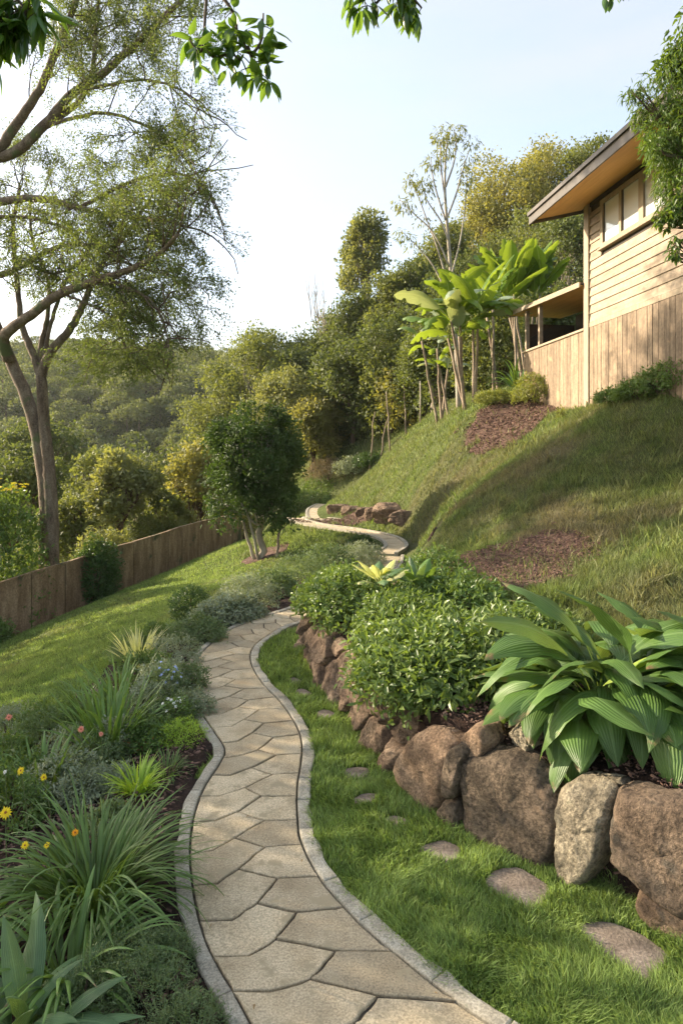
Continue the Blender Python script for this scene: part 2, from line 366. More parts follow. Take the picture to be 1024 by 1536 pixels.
# mulch / soil regions: list of (cx, cy, rx, ry, rot)
def mpatch(u, v, rx, ry, rot=0): g = ground(u, v); return (g[0], g[1], rx, ry, rot)
MULCH = [mpatch(705, 866, 1.75, 1.35, .3), mpatch(770, 628, 1.55, 1.5, .2), mpatch(545, 787, 1.7, 1.5, .1), mpatch(398, 834, .75, .6, 0)]
MULCH[2] = (.75, 21.9, 1.75, 1.25, -.25)
MULCHV = (-.75, 22.6, .9, 1.0, .2)
def ell(x, y, m):
    cx, cy, rx, ry, a = m; dx = x - cx; dy = y - cy
    X = dx * math.cos(a) + dy * math.sin(a); Y = -dx * math.sin(a) + dy * math.cos(a)
    return np.sqrt((X / rx) ** 2 + (Y / ry) ** 2)
def mulch_w(x, y):
    w = np.zeros(np.shape(x))
    for m in MULCH + [MULCHV]:
        e = ell(x, y, m) + .9 * (fbm(x * 1.8, y * 1.8, 4) - .5)
        k_ = 1 - sstep(.82, 1.02, e)
        if m in (MULCH[2], MULCHV):
            q_ = k_ > 0
            if np.any(q_): k_[q_] = k_[q_] * (tz(x[q_], y[q_]) < .32)
        w = np.maximum(w, k_)
    return w
def bedR_w(x, y):   # planted soil bed on top of the stone wall
    x = np.asarray(x); y = np.asarray(y)
    d = x - wall_x(y) - .05
    width = np.interp(y, [0, 3, 4.5, 6, 8, 10, 12, 13.5], [2.6, 2.4, 1.9, 1.9, 1.9, .9, .25, .05]) + .7 * (fbm(x * 1.5 + 9, y * 1.5, 3) - .5)
    return ((d > 0) & (d < width) & (y < 13.5)).astype(float)
# left bed outer edge (away from the path) as distance from path left edge
def leftd(x, y):
    e = np.interp(y, DL[:, 1], DL[:, 0]); return e - x
BEDL = np.array([(0, 3.0), (3, 2.6), (4, 2.4), (5, 2.1), (6, 1.9), (7, 1.5), (8, 1.3), (9, 1.5), (10, 1.6), (11, 1.2), (12.5, 1.1), (14, .8), (15, .4), (15.6, 0)])
def bedL_w(x, y):
    d = leftd(x, y) + .5 * (fbm(np.asarray(x) * 2 + 3, np.asarray(y) * 2, 3) - .5); w = np.interp(y, BEDL[:, 0], BEDL[:, 1])
    return ((d > .02) & (d < w)).astype(float)
def dry_w(x, y):
    x = np.asarray(x); y = np.asarray(y)
    slope = sstep(1.2, 3.5, x + .12 * (y - 8)) * sstep(5, 7, y)
    n = fbm(x * .55 + 3, y * .8 + 8, 4); streak = fbm(x * .5 + y * .35, (y - x * .6) * 2.2, 3)
    d = slope * np.clip(.25 + 2.2 * (n - .42) + 1.3 * (streak - .5), 0, .95)
    d = d * (1 - .7 * sstep(18, 22, y)) * np.where(y > 14, .8, 1)
    lawn = np.clip((fbm(x * 1.1, y * 1.1 + 30, 3) - .52) * 1.6, 0, .4)
    strip = (x < wall_x(y)) & (y < 8.6)
    d = np.maximum(d, np.where(strip & (x > -1.6), .0, lawn * .8))
    return np.clip(d + .12 * np.where(y > 9, 1, 0), 0, 1)
gb = MB(); ny, nx = GX.shape
i = np.arange(ny - 1)[:, None] * nx; j = np.arange(nx - 1)[None]
gb.add(np.stack([GX, GY, GZ], -1).reshape(-1, 3), [np.stack([i + j, i + j + 1, i + nx + j + 1, i + nx + j], -1).reshape(-1, 4)], {'dry': dry_w(GX, GY).ravel()})
tag(gb.build('ground', M_ground, smooth=True), kind='structure')

def sheet(name, fn, x0, x1, y0, y1, st, mat, amp=.03, lift=.02, kind='structure'):
    xs = np.arange(x0, x1, st); ys = np.arange(y0, y1, st); X, Y = np.meshgrid(xs, ys)
    w = fn(X, Y)
    # soften mask
    for _ in range(2):
        w2 = w.copy(); w2[1:-1, 1:-1] = (w[1:-1, 1:-1] * 2 + w[:-2, 1:-1] + w[2:, 1:-1] + w[1:-1, :-2] + w[1:-1, 2:]) / 6; w = w2
    Z = tz(X, Y) + lift + amp * (fbm(X * 9, Y * 9, 3) - .35) - .12 * (1 - sstep(.1, .6, w))
    keep = w > .05
    q = keep[:-1, :-1] | keep[1:, 1:] | keep[1:, :-1] | keep[:-1, 1:]
    n = X.shape[1]; ii, jj = np.nonzero(q); b = ii * n + jj
    mb = MB(); mb.add(np.stack([X, Y, Z], -1).reshape(-1, 3), [np.stack([b, b + 1, b + n + 1, b + n], -1)])
    o = mb.build(name, mat, smooth=True); tag(o, kind=kind); return o
def pathclear(fn):
    def g(X, Y):
        d = dist_poly(X, Y, np.concatenate([DL[::3], DR[::3]])).reshape(X.shape)
        inside = (X > np.interp(Y, DL[:, 1], DL[:, 0]) - .05) & (X < np.interp(Y, DR[:, 1], DR[:, 0]) + .05) & (Y > 2.4) & (Y < 15.3)
        return fn(X, Y) * (1 - inside)
    return g
sheet('mulch_bed', mulch_w, .2, 7, 7.5, 24, .06, M_mulch, .05)
sheet('mulch_bed', mulch_w, -3.6, .2, 17, 27, .06, M_mulch, .04)
sheet('soil_bed', lambda X, Y: bedR_w(X, Y) * (Y > .5), -.5, 5.0, 1.0, 13.6, .04, M_soil, .06, .03)
sheet('soil_bed', pathclear(bedL_w), -4.6, .9, 1.2, 15.6, .045, M_soil, .05, .012)

# ------------------------------------------------------------------ paved path
T = 2000
dl = smooth_poly(PL, T); dr = smooth_poly(PR, T); dc = (dl + dr) / 2
arc = np.concatenate([[0], np.cumsum(np.linalg.norm(np.diff(dc, axis=0), axis=1))])
def pth(a, k):           # a 0..1 across, k arclength (m) along
    i = np.interp(k, arc, np.arange(T)); i0 = np.clip(i.astype(int), 0, T - 2); f = (i - i0)[..., None]
    L = dl[i0] * (1 - f) + dl[i0 + 1] * f; R = dr[i0] * (1 - f) + dr[i0 + 1] * f
    a = np.asarray(a)[..., None]; return L * (1 - a) + R * a
def dens(poly, st=.04):
    out = []
    for p, q in zip(poly, poly[1:] + poly[:1]):
        n = max(1, int(math.hypot(p[0] - q[0], p[1] - q[1]) / st))
        out += [(p[0] + (q[0] - p[0]) * t / n, p[1] + (q[1] - p[1]) * t / n) for t in range(n)]
    return out
pv = MB(); rowh = .305; total = arc[-1]; nrow = int(total / rowh)
prng = np.random.default_rng(3)
Aj = [(.20 + prng.uniform(-.03, .03), prng.uniform(-.03, .03)) for _ in range(nrow + 3)]
Mj = [(.42 + prng.uniform(-.03, .03), .36 + prng.uniform(-.05, .05)) for _ in range(nrow + 3)]
Tj = [(.66 + prng.uniform(-.04, .04), .96 + prng.uniform(-.05, .06)) for _ in range(nrow + 3)]
Lj = [prng.uniform(-.04, .04) for _ in range(nrow + 3)]; Rj = [prng.uniform(-.06, .06) - .04 for _ in range(nrow + 3)]
stones = []
for k in range(0, nrow):
    P = lambda q, kk: (q[0], kk + q[1])
    stones.append([(0, k + Lj[k]), P(Aj[k], k), P(Mj[k], k), P(Tj[k], k), P(Mj[k + 1], k + 1), P(Aj[k + 1], k + 1), (0, k + 1 + Lj[k + 1])])
    Tp = Tj[k - 1] if k else (.63, .95)
    stones.append([P(Mj[k], k), (Tp[0], k - 1 + Tp[1]), (1, k + Rj[k]), (1, k + 1 + Rj[k + 1]), P(Tj[k], k)])
def slab(mb, pts, z0, z1, gap, bev, dome=.004, tilt=(0, 0)):
    P = np.array(pts); c = P.mean(0)
    # inward offset along vertex normals (ccw)
    e = np.roll(P, -1, 0) - np.roll(P, 1, 0); nrm = norm(np.stack([-e[:, 1], e[:, 0]], -1))
    area = .5 * np.sum(P[:, 0] * np.roll(P[:, 1], -1) - np.roll(P[:, 0], -1) * P[:, 1])
    if area < 0: nrm = -nrm
    Z = lambda Q, z: np.concatenate([Q, (z + (Q - c) @ np.array(tilt))[:, None]], 1)
    wob = (1 + .6 * (vn(P[:, 0] * 30, P[:, 1] * 30) - .5))[:, None]
    r = [Z(P + nrm * gap * wob, z0), Z(P + nrm * gap * wob, z1 - bev), Z(P + nrm * (gap * wob + bev * .4), z1 - bev * .3), Z(P + nrm * (gap * wob + bev * 1.3), z1)]
    n = len(P); V = np.concatenate(r + [np.array([[*c, z1 + dome]])])
    if area < 0: pass
    f = []
    j = np.arange(n); j2 = (j + 1) % n
    for k in range(3):
        f.append(np.stack([k * n + j, k * n + j2, (k + 1) * n + j2, (k + 1) * n + j], -1))
    f = np.concatenate(f); top = np.stack([3 * n + j, 3 * n + j2, np.full(n, 4 * n)], -1)
    if area < 0: f = f[:, ::-1]; top = top[:, ::-1]
    mb.add(V, [f, top])
for s_ in stones:
    d = dens([(a * .8, b * rowh) for a, b in s_], .05)
    A = np.array([p[0] / .8 for p in d]); K = np.array([p[1] for p in d])
    A = A + .012 * (vn(K * 14 + 3, A * 9) - .5) * ((A > .01) & (A < .99)); K = K + .012 * (vn(K * 16 + 7, A * 12) - .5)
    if K.max() > total - .02: continue
    q = pth(A, K)
    slab(pv, q, -.03, .030 + prng.uniform(-.0025, .0025), .0078, .006, .0, (prng.normal() * .006, prng.normal() * .006))
tag(pv.build('path_paving', M_paver, smooth=False), kind='structure')
jb = MB(); st = np.arange(0, T, 8)
V = np.concatenate([np.c_[dl[st], np.full(len(st), .016)], np.c_[dr[st], np.full(len(st), .016)]])
n = len(st); k = np.arange(n - 1); jb.add(V, [np.stack([k, k + n, k + n + 1, k + 1], -1)])
tag(jb.build('path_bed', M_joint), kind='structure')
def kerb(line, side, w, name, parts_len=.42):
    P = line; t = norm(np.gradient(P, axis=0)); nr = np.stack([-t[:, 1], t[:, 0]], -1) * side
    a = np.concatenate([[0], np.cumsum(np.linalg.norm(np.diff(P, axis=0), axis=1))])
    mb = MB(); pos = .0; r = np.random.default_rng(8 + side)
    while pos < a[-1] - .1:
        ln = parts_len * r.uniform(.7, 1.3); ks = np.linspace(pos, min(pos + ln, a[-1]), 10)
        c = np.stack([np.interp(ks, a, P[:, 0]), np.interp(ks, a, P[:, 1])], -1); nn = np.stack([np.interp(ks, a, nr[:, 0]), np.interp(ks, a, nr[:, 1])], -1)
        inn = c + nn * .004; out = c + nn * (w * (1 + .28 * (vn(ks * 6, ks * 0 + side) - .5) + .1 * (vn(ks * 25, ks * 0 + side) - .5)))[:, None]
        poly = np.concatenate([inn, out[::-1]]) if side < 0 else np.concatenate([out, inn[::-1]])
        slab(mb, poly, -.06, .036 + r.uniform(-.003, .003), .0016, .010, .002, (r.normal() * .01, r.normal() * .01))
        pos += ln
    tag(mb.build(name, M_kerb), kind='structure')
kerb(dl, 1, .085, 'path_kerb'); kerb(dr, -1, .092, 'path_kerb')
# far lengths of path beyond the planted bank: follow the ground
def ribbon(C, w, name):
    t = norm(np.gradient(C, axis=0)); nr = np.stack([-t[:, 1], t[:, 0]], -1)
    for nm, o0, o1, h, mt in ((name, -w / 2, w / 2, .03, M_paver), ('path_kerb', w / 2, w / 2 + .09, .05, M_kerb), ('path_kerb', -w / 2 - .09, -w / 2, .07, M_kerb)):
        mb = MB(); c4 = []
        for off, hz in ((o0, -.25), (o0, h), (o1, h), (o1, -.25)):
            Q = C + nr * off; c4.append(np.c_[Q, tz(C[:, 0], C[:, 1]) + hz + .01])
        n = len(C); V = np.concatenate(c4); k = np.arange(n - 1)
        mb.add(V, [np.concatenate([np.stack([a * n + k, a * n + k + 1, (a + 1) * n + k + 1, (a + 1) * n + k], -1) for a in range(3)]),
                   np.array([[0, n, 2 * n, 3 * n], [n - 1, 4 * n - 1, 3 * n - 1, 2 * n - 1]])])
        tag(mb.build(nm, mt), kind='structure')
ribbon(FP, .42, 'path_paving'); ribbon(FP2, .55, 'path_paving')

# ------------------------------------------------------------------ stepping stones
def c8(p): return [(400 + a * .6094, 1150 + b * .6094) for a, b in p]
def c6(p): return [(400 + a * .6094, 850 + b * .6094) for a, b in p]
STEPS = [(c8([(750,395),(830,378),(920,410),(1000,470),(985,500),(940,553),(870,510),(800,450)]),'largest flat brown stepping stone, set in the grass nearest the bottom right corner'),
 (c8([(530,285),(570,255),(620,250),(700,295),(700,320),(665,370),(600,350),(545,315)]),'flat brown stepping stone in the grass below the big dark wall boulder'),
 (c8([(368,205),(400,188),(440,183),(485,208),(465,240),(430,245),(395,228)]),'brown oval stepping stone between the path bend and the tan wall rock'),
 (c8([(283,135),(315,122),(352,135),(345,150),(300,152)]),'small stepping stone just up from the brown oval one, fourth from the corner'),
 (c8([(205,85),(240,68),(278,72),(270,88),(220,97)]),'flat stepping stone fifth along the grass from the bottom right corner'),
 (c8([(183,20),(200,5),(245,3),(258,18),(240,35),(200,35)]),'reddish stepping stone sixth along the grass from the bottom right corner'),
 (c6([(118,362),(145,353),(174,365),(152,376),(128,374)]),'pale stepping stone third from the far end of the grass strip'),
 (c6([(66,310),(88,301),(114,315),(95,324)]),'pale stepping stone second from the far end of the grass strip'),
 (c6([(46,283),(65,274),(92,285),(75,293)]),'small pale stepping stone farthest up the grass strip by the path')]
SPOS = []
def chaikin(P, k=2):
    for _ in range(k):
        Q = []
        for p, q in zip(P, P[1:] + P[:1]): Q += [(p[0]*.8+q[0]*.2, p[1]*.8+q[1]*.2), (p[0]*.2+q[0]*.8, p[1]*.2+q[1]*.8)]
        P = Q
    return P
for k, (poly, lab) in enumerate(STEPS):
    W = [flat(u, v) for u, v in poly]; W = dens(chaikin(W, 2), .02); W = np.array(W)
    W = W + .012 * np.stack([vn(W[:, 0] * 30, W[:, 1] * 30) - .5, vn(W[:, 0] * 30 + 9, W[:, 1] * 30 + 4) - .5], -1)
    x, y = W.mean(0); SPOS.append((x, y, W)); r = np.random.default_rng(40 + k)
    mb = MB(); slab(mb, W, -.03, .015, 0, .010, .004, (r.normal() * .03, r.normal() * .03))
    tag(mb.build('stepping_stone', M_step, smooth=True, origin=(x, y, 0)), lab, 'stepping stone', 'stepping stones in the grass strip')

# ------------------------------------------------------------------ retaining wall
def rock(c, dims, yaw, tilt, seed, mat, name, label, cat='boulder', group='boulders of the retaining wall', p=7.0, amp=.07):
    n = 40; g = np.linspace(-1, 1, n); V = []; Fc = []
    for ax in range(3):
        for sg in (-1, 1):
            A, B = np.meshgrid(g, g); W = np.full_like(A, sg)
            pts = [None] * 3; pts[ax] = W; pts[(ax + 1) % 3] = A if sg > 0 else B; pts[(ax + 2) % 3] = B if sg > 0 else A
            b = len(V) * n * n; i = np.arange(n - 1)[:, None] * n; j = np.arange(n - 1)[None]
            V.append(np.stack(pts, -1).reshape(-1, 3)); Fc.append((np.stack([i + j, i + j + 1, i + n + j + 1, i + n + j], -1) + b).reshape(-1, 4))
    V = np.concatenate(V); nr = (np.abs(V) ** p).sum(1) ** (-1 / p); D = V * nr[:, None]
    o = np.array([seed * 3.1, seed * 1.7, seed * .9])
    big = fbm3(D + o, .9, 2) - .5; mid = fbm3(D + o, 2.6, 4) - .5; fi = fbm3(D + o, 9, 3) - .5
    sz = np.array(dims) / 2
    D = D * (1 + amp * 4 * big + amp * 1.2 * mid)[:, None]
    # faceted cuts
    r = np.random.default_rng(seed)
    for _ in range(12):
        q = norm(r.normal(size=3) * [1, 1.3, .8]); d = D @ q; lim = r.uniform(.90, 1.15)
        D = D - np.clip(d - lim, 0, None)[:, None] * q * .96
    ridge = np.abs(fbm3(D + o, 3.2, 4) - .5) * 2; D = D * (1 - .10 * np.clip(.25 - ridge, 0, 1) / .25)[:, None]
    D = D * (1 + .06 * fi + .03 * (fbm3(D + o, 24, 2) - .5))[:, None]
    X = D * sz; ct, s_t = math.cos(tilt), math.sin(tilt); X = X @ np.array([[ct, 0, -s_t], [0, 1, 0], [s_t, 0, ct]])
    cy, sy = math.cos(yaw), math.sin(yaw); X = X @ np.array([[cy, sy, 0], [-sy, cy, 0], [0, 0, 1]])
    mb = MB(); mb.add(X + np.array(c), Fc)
    ob = mb.build(name, mat, smooth=True, origin=np.array(c, float))
    import bmesh
    bm = bmesh.new(); bm.from_mesh(ob.data); bmesh.ops.remove_doubles(bm, verts=bm.verts, dist=1e-4); bm.to_mesh(ob.data); bm.free()
    return tag(ob, label, cat, group)
def wally(u):
    ys = np.linspace(2.3, 8, 400); f = (u - 512) / F * ys - wall_x(ys); i = np.argmin(np.abs(f)); return ys[i]
def wall_rock(u0, u1, v0, v1, depth, seed, mat, label, tilt=0, back=0, **k):
    u = (u0 + u1) / 2; y = wally(u) + back; dy = wally(u0) - wally(u1); ya, yb = wally(u0), wally(u1)
    pa = np.array([(u0 - 512) / F * ya, ya]); pb = np.array([(u1 - 512) / F * yb, yb])
    w = np.linalg.norm(pb - pa) * 1.12; yaw = math.atan2(pb[1] - pa[1], pb[0] - pa[0])
    nb = np.array([-math.sin(yaw), math.cos(yaw)])
    if nb[1] < 0: nb = -nb
    c2 = (pa + pb) / 2 + nb * (depth / 2 - .08 + back)
    zt = HC - (v0 - V0) / F * (y + .05); zb = HC - (v1 - V0) / F * (y - .05) - .06
    return rock((c2[0], c2[1], (zt + zb) / 2), (w, depth, (zt - zb) * 1.07), yaw, tilt, seed, mat, 'boulder', label, **k)
def face_rock(poly, depth, seed, mat, label, back=0.0, lean=.12):
    us = [p[0] for p in poly]; u0, u1 = min(us), max(us); ya, yb = wally(u0), wally(u1)
    pa = np.array([(u0 - 512) / F * ya, ya]); pb = np.array([(u1 - 512) / F * yb, yb]); t = norm(pb - pa); nb = np.array([-t[1], t[0]])
    if nb[1] < 0: nb = -nb
    pa = pa + nb * back; W = []
    for u, v in poly:
        k = (u - 512) / F; den = t[0] - k * t[1]; s_ = (k * pa[1] - pa[0]) / den; Y = pa[1] + s_ * t[1]; W.append((s_, HC - (v - V0) / F * Y))
    W = np.array(dens(chaikin(W, 2), .012)); c = W.mean(0); W = c + (W - c) * 1.05; depth = min(depth, .28); n = len(W); rr = np.array([1, .997, .985, .955, .87, .80, .70, .58, .44, .3, .17, .06])
    rings = []; r = np.random.default_rng(seed); o = np.array([seed * 3.1, seed * 1.7, seed * .9])
    pl_ = [(norm(r.normal(size=2)), r.uniform(.5, .9), r.uniform(.10, .22)) for _ in range(4)]; ext = np.abs(W - c).max()
    def surf(q, sgn):
        P2 = c + (W - c) * q; d = depth / 2 * (1 - q ** 18) ** .5
        d = np.full(n, d)
        for m, lim, sl in pl_: d = d - np.clip(((P2 - c) @ m) / ext - lim, 0, None) * depth * .55 * (1 if sgn < 0 else .3)
        X = pa[None] + t[None] * P2[:, :1] + nb[None] * (sgn * d + depth / 2 - .10)[:, None] + nb[None] * (lean * (P2[:, 1] - c[1]))[:, None]
        return np.concatenate([X, P2[:, 1:]], 1)
    rings = [surf(q, -1) for q in rr[::-1]] + [surf(q, 1) for q in rr[1:]]
    V = np.concatenate(rings); C3 = np.array([*(pa + t * c[0] + nb * (depth / 2 - .1)), c[1]])
    Dn = norm(V - C3); fac = np.array([.05, .02, .009]); nz = (fbm3(V + o, 4.5, 3) - .5) * 2.2 * fac[0] + (fbm3(V + o, 16, 3) - .5) * 2.2 * fac[1] + (fbm3(V + o, 60, 2) - .5) * 2 * fac[2]
    crack = np.abs(fbm3(V + o, 5, 3) - .5); nz = nz - .012 * np.clip(.03 - crack, 0, 1) / .03
    V = V + Dn * nz[:, None]
    K = len(rings); i = np.arange(K - 1)[:, None] * n; j = np.arange(n)[None]; j2 = (j + 1) % n
    mb = MB(); mb.add(np.concatenate([V, [rings[0].mean(0)], [rings[-1].mean(0)]]), [np.stack([i + j, i + j2, i + n + j2, i + n + j], -1).reshape(-1, 4), np.stack([np.arange(n), np.full(n, K * n), (np.arange(n) + 1) % n], -1), np.stack([(K - 1) * n + np.arange(n), (K - 1) * n + (np.arange(n) + 1) % n, np.full(n, K * n + 1)], -1)])
    return tag(mb.build('boulder', mat, smooth=True, origin=C3), label, 'boulder', 'boulders of the retaining wall')
face_rock([(698,1136),(717,1127),(750,1130),(790,1142),(820,1167),(840,1191),(847,1236),(848,1262),(842,1305),(790,1290),(741,1270),(705,1246),(697,1199)], .40, 3, M_rockb, 'big rounded dark brown boulder, the largest in the wall, speckled with pale lichen')
face_rock([(845,1190),(869,1172),(905,1179),(918,1196),(911,1247),(911,1284),(887,1316),(869,1328),(853,1312),(848,1272)], .30, 6, M_rockg, 'upright pale grey boulder between the big dark one and the brown corner one')
face_rock([(920,1202),(936,1190),(985,1202),(1034,1208),(1082,1223),(1090,1300),(1076,1362),(1024,1358),(967,1325),(924,1296),(919,1247)], .42, 9, M_rockr, 'wide brown boulder at the right edge of the photo, near the corner')
face_rock([(957,1337),(973,1332),(1024,1362),(1058,1375),(1062,1410),(1024,1396),(979,1376),(959,1360)], .30, 12, M_rockt, 'low brown boulder wedged under the wide one at the right edge')
face_rock([(677,1137),(683,1121),(698,1111),(708,1122),(700,1143),(696,1182),(688,1193),(677,1184)], .24, 15, M_rockb, 'narrow upright brown boulder squeezed left of the biggest boulder')
face_rock([(602,1140),(626,1088),(668,1104),(679,1118),(676,1179),(667,1222),(640,1216),(604,1175)], .36, 18, M_rockt, 'broad tan boulder where the earth bank turns into boulders')
face_rock([(667,1208),(677,1195),(695,1197),(698,1230),(692,1252),(670,1240)], .22, 21, M_rockb, 'small dark boulder at grass level below the narrow upright one')
face_rock([(702,1110),(717,1088),(735,1090),(742,1112),(729,1134),(709,1136)], .22, 24, M_rockt, 'small brown boulder on top, behind the biggest boulder', .10)
wall_rock(742, 778, 1076, 1108, .24, 27, M_rockg, 'small grey boulder half under the broad leaves above the wall', back=.2)
wall_rock(846, 925, 1290, 1345, .26, 29, M_rockb, 'low dark boulder filling the gap beneath the upright grey one', back=.06)
wall_rock(1075, 1250, 1200, 1420, .42, 31, M_rockt, 'tan boulder just past the right edge of the photo')
# rocky earth bank on the far half
ys = np.linspace(4.62, 8.9, 420); hs = np.linspace(-.08, 1.12, 90)
YY, HH = np.meshgrid(ys, hs); bx = wall_x(YY); slp = np.gradient(wall_x(ys), ys)
nx_ = -1 / np.sqrt(1 + slp ** 2); ny_ = slp / np.sqrt(1 + slp ** 2)
def worley(x, y, sd):
    ix = np.floor(x).astype(int); iy = np.floor(y).astype(int); d1 = np.full(x.shape, 9.); d2 = np.full(x.shape, 9.); idv = np.zeros(x.shape)
    for a in (-1, 0, 1):
        for b in (-1, 0, 1):
            cx = ix + a; cy = iy + b; h1 = _T[(cx * 7 + sd) & 255, (cy * 13) & 255]; h2 = _T[(cx * 3 + 9) & 255, (cy * 5 + sd) & 255]; h3 = _T[(cx * 11) & 255, (cy * 17 + sd) & 255]
            d = np.hypot(cx + h1 - x, cy + h2 - y); nw = d < d1; d2 = np.where(nw, d1, np.minimum(d2, d)); idv = np.where(nw, h3, idv); d1 = np.where(nw, d, d1)
    return d2 - d1, idv
_wx = YY / .42 + .5 * (fbm(YY * 4, HH * 2, 2) - .5); _wy = HH * .54 / .34 + .4 * (fbm(YY * 4 + 7, HH * 2, 2) - .5)
_e, _id = worley(_wx, _wy, 5)
lump = -.085 * (1 - sstep(.0, .16, _e)) + .11 * (_id - .5) + .16 * (fbm(YY * 1.9, HH * 1.1 + 3, 2) - .5) + .17 * (fbm(YY * 6, HH * 1.6, 3) - .5) + .05 * (fbm(YY * 18, HH * 5, 3) - .5) + .06 * np.abs(fbm(YY * 9, HH * 3, 3) - .5)
hh = .54 * (1 - .35 * sstep(7.3, 8.9, YY)); Z = HH * hh
recede = -.06 + .15 * HH ** 1.5 + .35 * sstep(.92, 1.12, HH) + .5 * (1 - sstep(4.62, 4.95, YY)) + .3 * sstep(8.5, 8.9, YY)
X = bx - nx_[None] * recede + nx_[None] * lump; Y2 = YY - ny_[None] * recede + ny_[None] * lump
mb = MB(); n = len(ys); i = np.arange(len(hs) - 1)[:, None] * n; j = np.arange(n - 1)[None]
Zf = np.where(HH > 1, .54 * (1 - .35 * sstep(7.3, 8.9, YY)) + .0 - .05 * (HH - 1), Z)
mb.add(np.stack([X, Y2, Zf], -1).reshape(-1, 3), [np.stack([i + j, i + n + j, i + n + j + 1, i + j + 1], -1).reshape(-1, 4)])
tag(mb.build('rock_bank', M_earth, smooth=True), 'rough reddish brown rocky earth face holding up the planted bed beyond the boulders', 'retaining wall')
# cut bank above the mulch by the far path
r = np.random.default_rng(77); k = 0
for (u, v, s_) in [(548, 774, .5), (568, 776, .6), (590, 776, .85), (508, 770, .6), (528, 772, .55), (608, 782, .6)]:
    g = ground(u, v - 3); rock((g[0], g[1] + .1, g[2] + .02), (s_ * 1.5, s_ * .8, s_ * .75), r.uniform(-.3, .3), 0, 60 + k, M_earth, 'rock',
         ['small earthy rock, left of middle in the cut bank over the far path', 'earthy rock near the middle of the cut bank over the far path', 'biggest brown rock in the cut bank over the far path', 'brown rock at the left end of the cut bank by the far path bend', 'flat brown rock next to the left end of the far cut bank', 'brown rock at the right end of the cut bank over the far path'][k], 'rock', 'rocks in the far cut bank', amp=.14); k += 1

# ------------------------------------------------------------------ chips of bark on the beds
cb = MB(); N = 26000
def chips(n, x0, x1, y0, y1, fn, size, lift=.02, thr=.5):
    x = rng.uniform(x0, x1, n); y = rng.uniform(y0, y1, n); m = fn(x, y) > thr; x = x[m]; y = y[m]
    P = np.stack([x, y, tz(x, y) + lift + rng.uniform(0, .03, len(x))], -1)
    TV = np.array([(-.5,-.2,0),(.5,-.25,.05),(.45,.22,0),(-.4,.25,.04),(-.4,-.15,.18),(.4,-.15,.2),(.4,.15,.17),(-.35,.18,.2)])
    TF = [np.array([(0,3,2,1),(4,5,6,7),(0,1,5,4),(1,2,6,5),(2,3,7,6),(3,0,4,7)])]
    cb.inst((TV, TF), P, frames(rdir(rng, len(x)) * np.array([1, 1, .35]), rdir(rng, len(x)) * .5 + np.array([0, 0, 1.])), rng.uniform(.4, 1.3, len(x)) * size)
chips(16000, .3, 4, 2.6, 6, bedR_w, .028, .045)
chips(9000, -3, .3, 2.4, 5.8, lambda X, Y: bedL_w(X, Y) * (leftd(X, Y) > .14), .03, .03)
chips(14000, .5, 3.8, 8, 12, mulch_w, .035, .03, .08)
chips(9000, 3.0, 7, 17, 22, mulch_w, .06, .03, .08)
chips(7000, -1.8, 3, 19, 25, mulch_w, .06, .03, .08)
M_chip = surfmat('bark_chip', [(.3, (.08, .045, .032)), (.6, (.20, .12, .088)), (.8, (.3, .2, .15))], 12, 4, .9, .5, .01, island=.6)
tag(cb.build('bark_chips', M_chip), 'loose reddish brown bark chips over the planted beds', 'mulch', kind='stuff')

lb = MB(); n = 420
x = rng.uniform(-1.2, 1.6, n); y = rng.uniform(2.4, 9.5, n); el_ = np.interp(y, DL[:, 1], DL[:, 0]); er_ = np.interp(y, DR[:, 1], DR[:, 0]); ed = np.minimum(np.abs(x - el_), np.abs(x - er_))
m = (x > el_ - .08) & (x < er_ + .08) & (rng.uniform(size=n) < .25 + 1.2 * np.exp(-ed / .06)); x, y = x[m], y[m]
lb.inst(LEAF, np.stack([x, y, np.full(len(x), .038) + .012 * (np.minimum(np.abs(x - np.interp(y, DL[:, 1], DL[:, 0])), np.abs(x - np.interp(y, DR[:, 1], DR[:, 0]))) < .09)], -1), frames(rdir(rng, len(x)) * [1, 1, .12], np.tile([0, 0, 1.], (len(x), 1)) + rng.normal(size=(len(x), 3)) * .25), rng.uniform(.010, .026, len(x)))
tag(lb.build('leaf_litter', leafmat('dead_leaf', (.12, .075, .035), (.26, .18, .08), .15, .7)), 'small dead leaves scattered along the edges of the stone path', 'leaf litter', kind='stuff')
